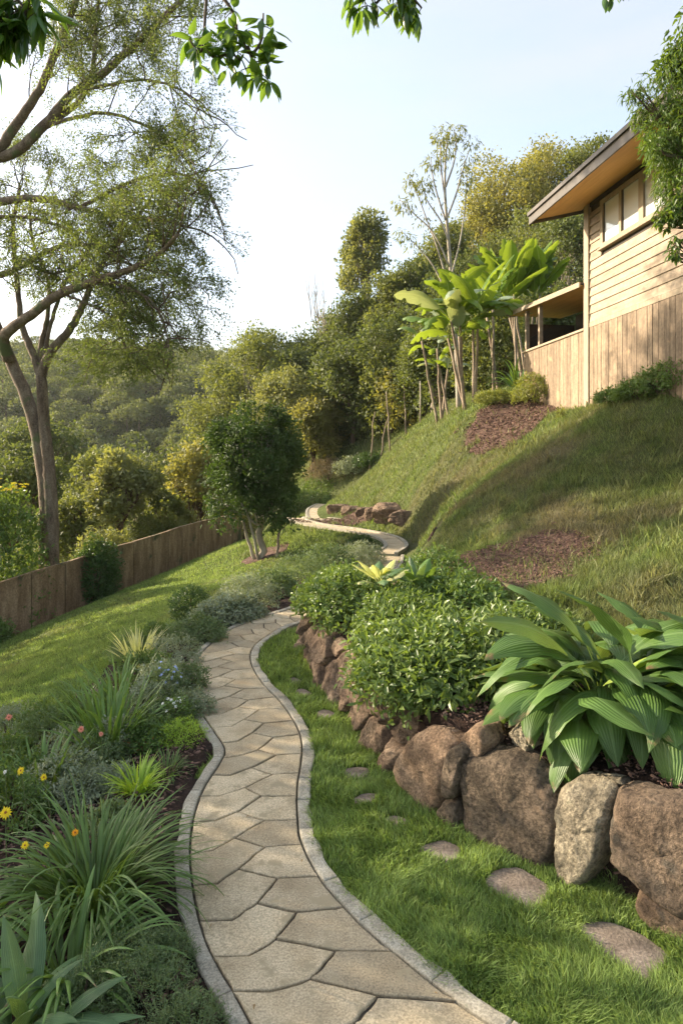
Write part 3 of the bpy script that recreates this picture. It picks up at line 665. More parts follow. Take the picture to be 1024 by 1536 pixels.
# ------------------------------------------------------------------ grass
def grass_field(n, umin, umax, ya, yb, cond, hfun, wfun, segs, seed, lean=.5):
    r = np.random.default_rng(seed)
    Y = np.exp(r.uniform(math.log(ya), math.log(yb), n)); X = (r.uniform(umin, umax, n) - 512) / F * Y
    m = cond(X, Y); X, Y = X[m], Y[m]; n = len(X)
    cl = vn(X * 14, Y * 14); cl2 = vn(X * 5 + 7, Y * 5)
    h = hfun(X, Y) * r.uniform(.5, 1.25, n) * (.65 + .5 * cl + .3 * cl2); w = wfun(Y) * r.uniform(.7, 1.3, n)
    Z = tz(X, Y) - .006
    a = r.uniform(0, 2 * PI, n); ln = r.uniform(.1, 1, n) * lean
    gx_, gy_ = np.cos(a) * ln + (vn(X * 6 + 3, Y * 6) - .5) * .9, np.sin(a) * ln + (vn(X * 6, Y * 6 + 9) - .5) * .9
    b = r.uniform(0, 2 * PI, n); sx, sy = np.cos(b) * w / 2, np.sin(b) * w / 2
    B = np.stack([X, Y, Z], -1); sd = np.stack([sx, sy, 0 * sx], -1)
    dr_ = dry_w(X, Y) + r.uniform(-.15, .15, n)
    mb = MB()
    if segs == 1:
        tip = B + np.stack([gx_ * h, gy_ * h, h], -1)
        V = np.stack([B - sd, B + sd, tip], 1).reshape(-1, 3); f = np.arange(n)[:, None] * 3 + np.arange(3)[None]
        mb.add(V, [f], {'dry': np.repeat(dr_, 3)})
    else:
        mid = B + np.stack([gx_ * h * .35, gy_ * h * .35, h * .6], -1); tip = B + np.stack([gx_ * h * 1.15, gy_ * h * 1.15, h * .95], -1)
        V = np.stack([B - sd, B + sd, mid + sd * .8, mid - sd * .8, tip], 1).reshape(-1, 3); o = np.arange(n)[:, None] * 5
        mb.add(V, [o + np.array([[0, 1, 2, 3]]), o + np.array([[3, 2, 4]])], {'dry': np.repeat(dr_, 5)})
    return mb
def on_step(X, Y):
    m = np.zeros(len(X), bool)
    for x, y, W in SPOS:
        c = np.array([x, y]); Q = c + (W - c) * .93; ins = np.zeros(len(X), bool); j = len(Q) - 1
        for i in range(len(Q)):
            cr = ((Q[i, 1] > Y) != (Q[j, 1] > Y)) & (X < (Q[j, 0] - Q[i, 0]) * (Y - Q[i, 1]) / (Q[j, 1] - Q[i, 1] + 1e-12) + Q[i, 0]); ins ^= cr; j = i
        m |= ins
    return m
def strip_c(X, Y):
    e = np.interp(Y, DR[:, 1], DR[:, 0]); wx = wall_x(Y)
    return (X > e + .078) & (X < wx + .08) & (Y < 8.9) & ~on_step(X, Y)
tag(grass_field(430000, 380, 1400, 2.3, 8.9, strip_c, lambda x, y: .040 + .034 * vn(x * 3.5, y * 3.5), lambda y: .0030 + .0006 * y, 2, 1, .8).build('strip_grass', M_lush), 'lush green grass between the stone path and the boulders', 'grass', kind='stuff')
def hill_c(X, Y):
    e = np.interp(Y, DR[:, 1], DR[:, 0]); right = np.where(Y < 15.2, X > e + .25, True)
    d = dist_poly(X, Y, np.concatenate([FP, FP2]))
    side = np.where(Y < 14, X > wall_x(Y) + .3, X > np.interp(Y, [14, 17, 20, 24], [1.6, 2.0, -4, -6]))
    return right & side & (mulch_w(X, Y) < np.random.default_rng(5).uniform(.0, 1.15, len(X)) ** 1.5 + .05) & (bedR_w(X, Y) < .5) & (d > .46) & (X > -3)
tag(grass_field(330000, 300, 1080, 5.5, 44, hill_c, lambda x, y: .055 + .05 * vn(x * 1.3, y * 1.3) + .0012 * y, lambda y: .0025 + .0011 * y, 1, 2, .9).build('slope_grass', M_grass), 'green and straw coloured grass over the steep slope below the house', 'grass', kind='stuff')
tag(grass_field(60000, 300, 1080, 6, 24, lambda X, Y: hill_c(X, Y) & (vn(X * 3.1 + 5, Y * 3.1) * .6 + vn(X * 9, Y * 9 + 5) * .4 > .66), lambda x, y: .13 + .10 * vn(x * 5, y * 5), lambda y: .006 + .0012 * y, 2, 9, 1.1).build('rank_grass', M_grass), 'coarse taller tufts and weeds among the grass of the slope', 'weeds', kind='stuff')
def lawn_c(X, Y):
    inb = bedL_w(X, Y) > .5
    d = dist_poly(X, Y, FP)
    fx = np.interp(Y, [10, 13, 15.5, 19, 27, 29], [-9.5, -8.8, -7.95, -6.75, -4.85, -4.3])
    e = np.where(Y < 15.3, np.interp(Y, DL[:, 1], DL[:, 0]) - .1, np.interp(Y, [15.3, 17, 19, 22, 27], [.5, .8, 0, -2, -2]))
    return ~inb & (X < e) & (X > fx) & (d > .62) & (mulch_w(X, Y) < .35)
tag(grass_field(330000, -40, 620, 4.5, 30, lawn_c, lambda x, y: .03 + .03 * vn(x * 2, y * 2) + .0008 * y, lambda y: .0025 + .001 * y, 1, 4, .9).build('lawn_grass', M_lush), 'mown green lawn between the planted border and the low fence', 'grass', kind='stuff')
# ------------------------------------------------------------------ house
M_board = surfmat('honey_boards', [(.3, (.14, .10, .062)), (.5, (.245, .18, .117)), (.7, (.33, .252, .168))], 2.2, 7, .72, .35, .004, stretch=(9, 9, .7), island=.28, fine=(14, .8), extra=(1.7, (.36, .25, .145), .6))
M_siding = surfmat('painted_siding', [(.3, (.24, .183, .12)), (.5, (.31, .243, .167)), (.7, (.38, .31, .22))], 1.6, 7, .65, .25, .003, stretch=(.8, .8, 6), island=.14, fine=(9, .85))
M_trim = surfmat('weathered_trim', [(.3, (.24, .19, .13)), (.6, (.36, .29, .2)), (.8, (.42, .35, .26))], 3, 6, .7, .3, .003, stretch=(6, 6, .8))
M_fascia = surfmat('fascia_metal', [(.3, (.07, .06, .048)), (.7, (.12, .105, .088))], 2, 5, .5, .15, .003)
M_soffit = surfmat('warm_soffit', [(.3, (.52, .29, .08)), (.7, (.68, .40, .13))], 1.5, 5, .6, .2, .003, stretch=(.6, 5, 5))
M_dark = surfmat('dark_wood_eave_shade', [(.3, (.035, .028, .02)), (.7, (.07, .055, .04))], 3, 5, .7, .2, .003)  # plain dark tone, doubling as the eave shade on the wall top
def glassmat(name, col, rough=.04):
    m, nt, o = newmat(name); b = nd(nt, 'BsdfPrincipled', Roughness=rough); b.inputs['Base Color'].default_value = (*col, 1); b.inputs['Specular IOR Level'].default_value = 1.0; b.inputs['Coat Weight'].default_value = 1.0; b.inputs['Coat Roughness'].default_value = .02
    nt.links.new(bump(nt, noise(nt, 1.2, 2), .05, .02), b.inputs['Normal']); nt.links.new(b.outputs[0], o.inputs[0]); return m
M_pane = glassmat('painted_sky_pane', (.62, .66, .66)); M_panedark = glassmat('dark_glass', (.05, .045, .035))  # pale pane colour stands in for the bright sky reflected in the glass
HX, HY = 6.15, 16.7
ang = math.atan2(-1, .118)            # local +x runs along the facade towards the camera; local +y = out of the house
house = empty('house', (HX, HY, 3.54), 'two storey timber house with pale siding over vertical boards at the top of the slope', 'house', rz=ang)
ZB = 3.54
def z_(z): return z - ZB
# with rz=ang local +x -> (.117,-.993); local +y -> (.993,.117) = into the house ; outward is -y
w = MB(); w.box((0, 0, z_(2.4)), (8.5, 6, z_(8.55))); w.build('wall', M_dark, house)
w = MB(); r = np.random.default_rng(5)
x = .22
while x < 8.4:
    bw = r.uniform(.165, .215); d = r.uniform(0, .008); w.box((x, -.045 - d, z_(2.6)), (x + bw - .014, -.003, z_(5.44))); x += bw
w.build('lower_cladding', M_board, house)
def siding(x0, x1, z0, z1, hole=None):
    w = MB(); z = z0; hgt = .215
    while z < z1 - .02:
        zt = min(z + hgt, z1); segs = [(x0, x1)]
        if hole and zt > hole[2] and z < hole[3]: segs = [(x0, hole[0]), (hole[1], x1)]
        for a, b in segs:
            V = np.array([(a, -.055, z), (b, -.055, z), (b, -.028, zt - .006), (a, -.028, zt - .006), (a, -.003, z), (b, -.003, z), (b, -.003, zt - .006), (a, -.003, zt - .006)])
            w.add(V, [np.array([(0, 1, 2, 3), (4, 7, 6, 5), (0, 4, 5, 1), (3, 2, 6, 7), (0, 3, 7, 4), (1, 5, 6, 2)])])
        z = zt
    return w
siding(.21, 3.95, z_(5.56), z_(8.28), (.78, 3.52, z_(7.22), z_(8.36))).build('siding', M_siding, house)
siding(4.17, 8.45, z_(5.56), z_(8.28)).build('siding', M_siding, house)
w = MB(); w.box((0.21, -.06, z_(5.445)), (8.5, -.002, z_(5.555))); w.build('belt_board', M_trim, house)
w = MB(); w.box((-.03, -.085, z_(2.4)), (.205, .15, z_(8.5))); w.build('corner_post', M_trim, house)
w = MB(); w.box((3.955, -.07, z_(5.56)), (4.165, -.001, z_(8.3))); w.build('trim_board', M_trim, house)
w = MB(); w.box((.21, -.05, z_(8.42)), (8.5, -.001, z_(8.58))); w.build('shaded_frieze', M_dark, house)  # shade under the soffit is put into this strip's dark colour
# window: one long frame, three lights
fr = MB(); za, zb = z_(7.22), z_(8.36)
xs = [(.78, .9), (1.62, 1.72), (2.42, 2.6), (3.4, 3.52)]
fr.box((.78, -.085, za), (3.52, -.004, za + .1)); fr.box((.78, -.085, zb - .1), (3.52, -.004, zb))
for a, b in xs: fr.box((a, -.083, za + .1), (b, -.004, zb - .1))
fo = fr.build('window', M_trim, house)
sl = MB(); sl.box((.72, -.13, za - .045), (3.58, -.005, za - .002)); sl.build('sill', M_trim, fo)
for k, ((a, b), (c, d)) in enumerate(zip(xs[:-1], xs[1:])):
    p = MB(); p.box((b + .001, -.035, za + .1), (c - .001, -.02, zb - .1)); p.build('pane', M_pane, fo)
    if k < 2:
        q = MB(); q.box((b + .002, -.05, za + .101), (b + .03, -.036, zb - .101)); q.build('sash', M_dark, fo)
# main roof: soffit slopes down and out
def slab4(mb, pts_top, th, mat=0):
    P = np.array(pts_top, float); Q = P - np.array([0, 0, th]); mb.add(np.concatenate([P, Q]), [np.array([(0,1,2,3),(7,6,5,4),(0,4,5,1),(1,5,6,2),(2,6,7,3),(3,7,4,0)])], mat=mat)
rf = MB(); slab4(rf, [(-.35, -1.33, z_(8.36)), (9, -1.33, z_(8.36)), (9, 6.4, z_(10.2)), (-.35, 6.4, z_(10.2))], .10); ro = rf.build('roof', M_fascia, house)
f2 = MB(); f2.box((-.36, -1.37, z_(8.13)), (9, -1.331, z_(8.40))); f2.build('fascia', M_fascia, ro)
f3 = MB(); f3.box((-.36, -1.42, z_(8.33)), (9, -1.371, z_(8.42))); f3.build('gutter', M_fascia, ro)
sf = MB(); slab4(sf, [(-.33, -1.32, z_(8.24)), (8.9, -1.32, z_(8.24)), (8.9, .0, z_(8.56)), (-.33, .0, z_(8.56))], .025); sf.build('soffit', M_soffit, ro)
f4 = MB(); V = [(-.38, -1.37, z_(8.13)), (-.38, 6.4, z_(9.98)), (-.38, 6.4, z_(10.25)), (-.38, -1.37, z_(8.40))]
P = np.array(V); f4.add(np.concatenate([P, P + np.array([.028, 0, 0])]), [np.array([(0,1,2,3),(7,6,5,4),(0,4,5,1),(1,5,6,2),(2,6,7,3),(3,7,4,0)])]); f4.build('bargeboard', M_fascia, ro)
# enclosed porch beyond the corner
w = MB(); x = -.035
while x > -3.9:
    bw = r.uniform(.17, .23); d = r.uniform(0, .008); w.box((max(-3.95, x - bw + .012), -.04 - d, z_(2.8)), (x, .0, z_(5.42))); x -= bw
po = w.build('porch_wall', M_board, house)
w = MB(); w.box((-4.0, -.09, z_(5.42)), (-.032, .05, z_(5.475))); w.build('rail_cap', M_trim, po)
w = MB(); w.box((-3.97, .052, z_(2.8)), (-3.93, 3, z_(5.42))); w.build('end_board', M_board, po)
for a in (-3.86, -2.88):
    w = MB(); w.box((a, -.06, z_(5.476)), (a + .11, .045, z_(6.68 if a < -3 else 6.63))); w.build('porch_post', M_siding, house)
w = MB(); w.box((-3.9, 1.6, z_(3)), (-.04, 1.68, z_(6.6))); w.build('porch_back_wall', M_dark, house)
w = MB(); w.box((-3.1, 1.55, z_(5.1)), (-.4, 1.595, z_(6.35))); w.build('porch_glazing', M_panedark, house)
w = MB(); w.box((-3.93, .08, z_(5.43)), (-3.88, 1.55, z_(6.3))); w.build('porch_glazing', M_panedark, house)
w = MB(); w.box((-3.9, .06, z_(4.4)), (-.04, 1.59, z_(4.46))); w.build('porch_floor', M_board, house)
pr_ = MB(); slab4(pr_, [(-4.95, -.16, z_(6.86)), (-.04, -.16, z_(6.62)), (-.04, 2.0, z_(7.0)), (-4.95, 2.0, z_(7.24))], .05); pr = pr_.build('porch_roof', M_fascia, house)
w = MB(); slab4(w, [(-4.96, -.20, z_(6.87)), (-.04, -.20, z_(6.63)), (-.04, -.161, z_(6.63)), (-4.96, -.161, z_(6.87))], .13); w.build('fascia', M_siding, pr)
w = MB(); slab4(w, [(-4.97, -.16, z_(6.85)), (-4.93, -.16, z_(6.85)), (-4.93, 1.99, z_(7.22)), (-4.97, 1.99, z_(7.22))], .14); w.build('bargeboard', M_siding, pr)
w = MB(); slab4(w, [(-4.92, -.155, z_(6.79)), (-.05, -.155, z_(6.55)), (-.05, 1.59, z_(6.5)), (-4.92, 1.59, z_(6.74))], .02); w.build('soffit', M_soffit, pr)

# ------------------------------------------------------------------ fence of tall weathered panels
M_fence = surfmat('fence_panel', [(.25, (.14, .09, .045)), (.45, (.26, .175, .10)), (.6, (.37, .265, .16)), (.8, (.47, .36, .23))], 2.2, 7, .85, .4, .006, stretch=(1.6, 1.6, .45), island=.35, fine=(22, .7), extra=(1.3, (.09, .09, .05), .56))
M_fdark = surfmat('fence_post', [(.3, (.035, .026, .018)), (.7, (.08, .06, .042))], 5, 5, .85, .3, .004)
FL = np.array([(-10.2, 10.5), (-9.0, 12.8), (-7.95, 15.5), (-7.0, 18.2), (-6.2, 21.3), (-5.4, 24.6), (-4.85, 27.0), (-4.3, 28.8)])
FLs = smooth_poly(FL, 300); fa = np.concatenate([[0], np.cumsum(np.linalg.norm(np.diff(FLs, axis=0), axis=1))])
fence = empty('garden_fence', (-7.0, 18.2, gz(-7.0, 18.2)), 'low fence of weathered brown upright panels along the bottom of the lawn', 'fence')
fo0 = np.array(fence.location)
pos = 0; r = np.random.default_rng(21)
while pos < fa[-1] - .3:
    ln = r.uniform(.95, 1.15); a = np.array([np.interp(pos, fa, FLs[:, 0]), np.interp(pos, fa, FLs[:, 1])]); b = np.array([np.interp(pos + ln, fa, FLs[:, 0]), np.interp(pos + ln, fa, FLs[:, 1])])
    t = norm(b - a); nn = np.array([-t[1], t[0]]); za, zb = gz(*a), gz(*b)
    def prism(c0, c1, w2, z0a, z0b, z1a, z1b, name, mat, off=0, par=fence):
        c0 = c0 + nn * off; c1 = c1 + nn * off
        V = [(*(c0 - nn * w2), z0a), (*(c1 - nn * w2), z0b), (*(c1 + nn * w2), z0b), (*(c0 + nn * w2), z0a), (*(c0 - nn * w2), z1a), (*(c1 - nn * w2), z1b), (*(c1 + nn * w2), z1b), (*(c0 + nn * w2), z1a)]
        mb = MB(); mb.add(np.array(V) - fo0, [np.array([(0,3,2,1),(4,5,6,7),(0,1,5,4),(1,2,6,5),(2,3,7,6),(3,0,4,7)])]); return mb.build(name, mat, par)
    off = r.uniform(-.012, .012); h = 1.40 + r.uniform(-.01, .01)
    # panel of several boards pressed together: shared face with shallow grooves
    prism(a + t * .025, b - t * .025, .022, za - .3, zb - .3, za + h, zb + h, 'panel', M_fence, off)
    prism(a - t * .02, a + t * .02, .02, za - .3, za - .3, za + h - .03, za + h - .03, 'post', M_fdark, .035)
    prism(a + t * .004, b - t * .004, .04, za + h + .001, zb + h + .001, za + h + .045, zb + h + .045, 'capping', M_fence, 0)
    pos += ln
# ------------------------------------------------------------------ planting materials
L_mound = leafmat('fresh_green_leaf', (.045, .09, .018), (.11, .18, .04), .3, .4, c3=(.20, .27, .075), patch=6)
L_silver = leafmat('silver_leaf', (.09, .13, .065), (.20, .25, .14), .2, .6, c3=(.32, .36, .25), patch=6)
L_silver2 = leafmat('grey_green_leaf', (.05, .095, .03), (.11, .17, .06), .25, .55, c3=(.17, .23, .10), patch=5)
L_deep = leafmat('deep_green_leaf', (.022, .05, .012), (.055, .105, .025), .25, .4, patch=4)
L_mid = leafmat('mid_green_leaf', (.045, .085, .02), (.10, .165, .04), .3, .45, patch=4)
L_strap = leafmat('strap_leaf', (.055, .11, .022), (.12, .21, .05), .3, .4, patch=6, tips=True, midrib=(.2, .3, .1))
L_fount = leafmat('fountain_leaf', (.04, .085, .016), (.10, .17, .04), .3, .4, patch=6)
L_lime = leafmat('lime_leaf', (.14, .25, .03), (.27, .40, .06), .4, .45, patch=6)
L_varieg = leafmat('cream_striped_leaf', (.28, .32, .10), (.60, .56, .28), .4, .45, patch=6, midrib=(.15, .25, .05))
L_broad = leafmat('broad_glossy_leaf', (.032, .08, .015), (.075, .14, .03), .25, .42, spec=.45, tips=True, patch=3, midrib=(.17, .27, .09), vein=1.0, tcol=(.3, .42, .06))
L_broadn = leafmat('young_broad_leaf', (.19, .30, .04), (.30, .40, .07), .4, .35, patch=3, midrib=(.35, .45, .15), vein=1)
L_hosta = leafmat('sage_broad_leaf', (.05, .10, .04), (.10, .175, .07), .25, .4, patch=4, midrib=(.15, .25, .1), vein=1)
L_cream = leafmat('cream_green_leaf', (.32, .38, .12), (.62, .60, .30), .4, .45, patch=5, midrib=(.2, .32, .06))
L_bronze = leafmat('bronze_leaf', (.16, .05, .03), (.30, .12, .07), .3, .45)
L_yel = leafmat('golden_green_leaf', (.07, .11, .02), (.16, .20, .045), .35, .5, c3=(.24, .25, .07), patch=4)
L_banana = leafmat('paddle_leaf', (.035, .09, .010), (.10, .175, .018), .4, .35, patch=1.5, midrib=(.35, .42, .14), vein=3, tcol=(.36, .46, .03))
L_bananag = leafmat('grey_paddle_leaf', (.14, .20, .12), (.22, .28, .18), .3, .45, midrib=(.35, .4, .25), vein=3)
M_stem = surfmat('green_stem', [(.3, (.07, .10, .03)), (.7, (.16, .19, .07))], 8, 4, .7, .2, .003)
M_twig = surfmat('brown_twig', [(.3, (.05, .035, .022)), (.7, (.13, .095, .06))], 8, 4, .85, .3, .004)
def flat_mat(name, c, rough=.6, tr=0):
    return leafmat(name, tuple(a * .8 for a in c), c, tr or .3, rough)
F_or = flat_mat('orange_petal', (.85, .34, .02)); F_ye = flat_mat('yellow_petal', (.86, .58, .03)); F_pk = flat_mat('coral_petal', (.70, .26, .20)); F_bl = flat_mat('blue_petal', (.30, .38, .70)); F_wh = flat_mat('white_petal', (.80, .80, .74)); F_core = flat_mat('flower_centre', (.30, .12, .02))

def shell(rng, n, rad, low=-.25, inner=.55, seed=0, bump_=.35, cl=.03):
    nc = max(20, n // 9); D = rdir(rng, int(nc * 2.5) + 20); D = D[D[:, 2] > low][:nc]
    b = 1 + bump_ * 2 * (fbm3(D + seed * 1.37, 1.6, 3) - .5) + bump_ * .8 * (fbm3(D + seed, 5, 2) - .5)
    u = inner + (1 - inner) * rng.uniform(0, 1, len(D)) ** .5
    P = D * np.array(rad) * (b * u)[:, None]; k = np.repeat(np.arange(len(P)), 9)
    return P[k] + rng.normal(size=(len(k), 3)) * cl, D[k]
def shrub(name, label, cat, base, rad, n, size, mat, tmpl=LEAF, seed=0, group=None, cz=.42, low=-.35, bump_=.3, stems=7, up=.35, extra=None):
    r = np.random.default_rng(seed + 500); base = np.asarray(base, float)
    root = empty(name, base, label, cat, group); c = np.array([0, 0, rad[2] * cz])
    P, D = shell(r, n, rad, low, .5, seed, bump_ * 1.35, size * .7); P = P + c
    # keep the foliage above the ground it grows on
    g = tz(P[:, 0] + base[0], P[:, 1] + base[1]) - base[2]; P[:, 2] = np.maximum(P[:, 2], g + .01 + .02 * r.uniform(0, 1, len(P)))
    mb = MB(); scatter_leaves(mb, r, P, D, size, tmpl, up)
    mb.build('foliage', mat, root)
    sm = MB()
    for k in range(stems):
        q = P[r.integers(len(P))] * .92; m_ = q * .5 + np.array([0, 0, rad[2] * .08]); sm.tube([np.array([0, 0, -.03]) + r.normal(size=3) * [.03, .03, 0], m_, q], [.012 * rad[2] / .5 + .003, .008, .003], 5)
    if stems: sm.build('stem', M_twig, root)
    if extra: extra(root, P, D, r)
    return root
def ball_flowers(mat, n, size, name='flower', petals=5):
    def f(root, P, D, r):
        idx = np.argsort(-P[:, 2] - .3 * r.uniform(size=len(P)))[:n * 6]; idx = r.choice(idx, n, replace=False)
        for i in idx:
            mb = MB(); p = P[i] * 1.03 + np.array([0, 0, size * .4]); k = petals
            a = np.arange(k) / k * 2 * PI; D2 = np.stack([np.cos(a), np.sin(a), np.full(k, .35)], -1); N2 = np.stack([-np.cos(a) * .3, -np.sin(a) * .3, np.ones(k)], -1)
            tl = norm(D[i] + np.array([0, -.5, .6])); 
            R0 = np.array(Vector(tl).to_track_quat('Z', 'Y').to_matrix())
            mb.inst(LEAFR, np.repeat(p[None], k, 0), np.einsum('ij,njk->nik', R0, frames(D2, N2)), np.full(k, size))
            mb.build(name, mat, root)
    return f
def tuft(name, label, cat, base, n, L, W, mat, el=(55, 88), bend=(50, 110), r0=.06, group=None, seed=0, layers=None, **k):
    r = np.random.default_rng(seed + 900); root = empty(name, base, label, cat, group)
    mb = MB(); arch(mb, r, n, (0, 0, -.01), r0, L, W, el, bend, **k); o = mb.build('leaves', mat, root, smooth=True)
    if layers:
        for (nn_, L2, W2, mt, el2, bd2, nm) in layers:
            mb = MB(); arch(mb, r, nn_, (0, 0, 0), r0 * .8, L2, W2, el2, bd2, **k); mb.build(nm, mt, root, smooth=True)
    return root
def G(u, v): return ground(u, v)
def at(x, y): return np.array([x, y, gz(x, y)])

# ------------------------------------------------------------------ right bed
def big_clump(base, label, n, seed, L=(.85, 1.12), az=(0, 360), young=4):
    r = np.random.default_rng(seed); root = empty('broad_leaf_plant', base, label, 'plant')
    for q in range(n):
        mb = MB(); t = (q + .5) / n; inner = t
        arch(mb, r, 1, (r.normal() * .07, r.normal() * .07, -.02), 0, (L[0] * (.62 + .38 * inner), L[1] * (.78 + .27 * inner)), (.17, .25), (28 + 46 * inner, 56 + 34 * inner), (65, 150),
             az=(q * 137.5 % 360 - 14, q * 137.5 % 360 + 14), segs=16, cross=7, pet=.46, fold=.24, prof='blade', twist=.8, rip=.12, power=-1)
        o = mb.build('leaf', L_broad, root, smooth=True)
    for q in range(young):
        mb = MB(); arch(mb, r, 1, (r.normal() * .1, r.normal() * .1, 0), 0, (.85, 1.0), (.09, .12), (60, 76), (40, 80), az=(r.uniform(0, 360),) * 2, segs=14, cross=7, pet=.42, fold=.5, prof='blade', twist=.2, rip=.05)
        mb.build('young_leaf', L_broadn, root, smooth=True, label='upright yellow green new leaf')
    return root
b1 = at(1.72, 4.3); big_clump(b1, 'huge clump of broad glossy arching leaves spilling over the wall near the right edge', 125, 3, (1.08, 1.32), young=2)
b2 = at(2.45, 4.55); big_clump(b2, 'second broad-leaved clump mostly cut off by the right edge of the photo', 64, 5, (1.0, 1.25), young=1)
shrub('mounding_shrub', 'large mound of fresh green leaflets growing over the wall left of the broad-leaved clump', 'shrub', at(.98, 5.55), (.84, .9, .24), 11500, .076, L_mound, LEAF, 1, low=-.45, bump_=.5)
shrub('mounding_shrub', 'yellow green bushy mound at the far end of the stone wall beside the path bend', 'shrub', at(.12, 7.65), (.58, .85, .31), 9500, .06, L_mound, LEAF, 2, low=-.4, bump_=.5)
shrub('mounding_shrub', 'small green mound tucked between the two larger mounds above the wall', 'shrub', at(.62, 6.75), (.5, .6, .26), 5000, .056, L_mound, LEAF, 4, low=-.3)
shrub('mounding_shrub', 'green leaflets spilling low over the rim of the wall in front of the largest mound', 'shrub', at(.62, 5.35), (.5, .55, .26), 5200, .058, L_mound, LEAF, 61, low=-.5, bump_=.5, cz=.3)
shrub('mounding_shrub', 'lower green mound at the right end of the largest mound, touching the broad leaves', 'shrub', at(1.62, 6.1), (.62, .6, .26), 5200, .058, L_mound, LEAF, 62, low=-.3, bump_=.5)
shrub('mounding_shrub', 'leafy green mound behind the largest mound beside the mulch', 'shrub', at(1.2, 7.3), (.6, .6, .26), 4500, .058, L_mid, LEAF, 63, low=-.3, bump_=.5)
shrub('low_shrub', 'dark low shrub behind the cream leaved plant at the edge of the mulch', 'shrub', at(1.15, 8.3), (.5, .5, .42), 3500, .05, L_mid, LEAF, 6)
r = np.random.default_rng(12)
def rosette(name, label, base, n, L, W, mats, seed, el=(35, 85), bend=(20, 90)):
    r = np.random.default_rng(seed); root = empty(name, base, label, 'plant')
    for q in range(n):
        mb = MB(); arch(mb, r, 1, (r.normal() * .03, r.normal() * .03, 0), 0, L, W, el, bend, az=(q * 137.5 % 360,) * 2, segs=12, cross=5, pet=.25, fold=.4, prof='blade', twist=.2, rip=.06)
        mb.build('leaf', mats[q % len(mats)], root, smooth=True)
    return root
bb = at(.42, 7.35); bb[2] += .30
rosette('variegated_plant', 'cream and green broad-leaved plant rising from the far green mound', bb, 14, (.32, .46), (.12, .16), [L_cream, L_cream, L_hosta], 31)
bb = at(.85, 7.45); bb[2] += .24
rosette('green_leaf_plant', 'plant with upright rounded pale green leaves right of the cream leaved one', bb, 11, (.3, .45), (.12, .16), [L_hosta, L_strap], 33)

# ------------------------------------------------------------------ left border
tuft('fountain_grass', 'big fountain of long narrow arching leaves leaning over the path kerb at lower left', 'ornamental grass', at(-1.30, 3.50), 380, (.5, .78), (.012, .020), L_fount, (48, 88), (60, 135), .14, seed=1, segs=11)
tuft('strap_leaf_clump', 'arching strap-leaved clump in front of the big fountain of narrow leaves', 'plant', at(-1.22, 2.98), 85, (.4, .6), (.022, .034), L_strap, (45, 85), (70, 130), .09, seed=2, segs=11)
big = at(-1.30, 2.64)
rosette('broad_leaf_herb', 'sage green broad-leaved plant in the bottom left corner of the photo', big, 26, (.42, .62), (.07, .10), [L_hosta], 41, (30, 85), (40, 110))
rosette('broad_leaf_herb', 'broad-leaved plant at the left edge above the corner one', at(-1.9, 3.25), 22, (.4, .6), (.06, .09), [L_hosta, L_strap], 43, (35, 85), (40, 100))
tuft('lime_tuft', 'bright lime green spiky tuft at the middle of the left border', 'plant', G(208, 1192), 150, (.2, .34), (.010, .016), L_lime, (45, 88), (30, 90), .06, seed=3)
tuft('iris_clump', 'tall upright sword-leaved clump in the left border beside the lawn', 'plant', at(-1.95, 5.6), 90, (.5, .8), (.022, .034), L_strap, (62, 88), (15, 75), .14, seed=4)
tuft('iris_clump', 'shorter sword-leaved clump leaning to the left of the border', 'plant', at(-2.25, 5.05), 60, (.35, .6), (.022, .032), L_strap, (55, 86), (25, 85), .12, seed=5)
tuft('iris_clump', 'sword-leaved clump just behind the tallest one in the border', 'plant', at(-2.15, 6.5), 60, (.45, .7), (.02, .03), L_strap, (60, 88), (15, 70), .12, seed=6)
tuft('striped_flax', 'cream and yellow striped spiky plant glowing at the top of the left border', 'plant', at(-2.4, 7.9), 70, (.4, .62), (.02, .03), L_varieg, (50, 88), (10, 60), .08, seed=7)
tuft('wispy_grass', 'wispy pale grass tuft left of the striped spiky plant', 'ornamental grass', at(-2.75, 7.0), 90, (.4, .7), (.006, .01), L_fount, (50, 85), (40, 120), .08, seed=8)
tuft('sedge_tuft', 'fine grassy tuft by the kerb between the lime tuft and the path', 'plant', at(-1.3, 4.95), 120, (.14, .24), (.006, .01), L_mid, (40, 85), (40, 110), .09, seed=9)
shrub('ball_shrub', 'clipped dark green ball shrub on the edge of the lawn', 'shrub', G(285, 930), (.31, .31, .30), 5200, .032, L_deep, LEAF, 9, cz=.75, low=-.95, bump_=.07)
silv = [((330, 938), .38, .26, 'low silvery shrub just right of the clipped dark ball'), ((372, 915), .5, .40, 'silvery shrub with a thin spike behind it, along the top of the path'), ((408, 898), .5, .36, 'dark grey-green shrub in the middle of the row along the top of the path'),
        ((446, 884), .55, .42, 'tallest grey-green shrub near where the path turns'), ((492, 868), .6, .45, 'grey-green shrub farthest right in the row, just before the mound'), ((300, 962), .34, .22, 'flat silvery shrub below the clipped dark ball'),
        ((352, 930), .4, .24, 'small silver shrub touching the path kerb at the outer bend'), ((528, 855), .5, .34, 'grey shrub behind the yellow green mound at the path bend')]
for k, ((u, v), rx, rz_, lab) in enumerate(silv):
    shrub('silver_shrub', lab, 'shrub', G(u, v), (rx, rx * .8, rz_), 4200, .046, [L_silver, L_silver2][k % 3 == 2 or k in (3, 4)], LEAFN if k % 2 else LEAF, 20 + k, 'silver shrubs lining the path', bump_=.4)
g = G(372, 905); sp = MB(); sp.tube([g, g + [0, 0, .35], g + [.02, 0, .62]], [.008, .006, .002], 5); tag(sp.build('dry_flower_spike', M_twig, origin=g), 'thin dry flower spike standing above the silver shrubs', 'plant')
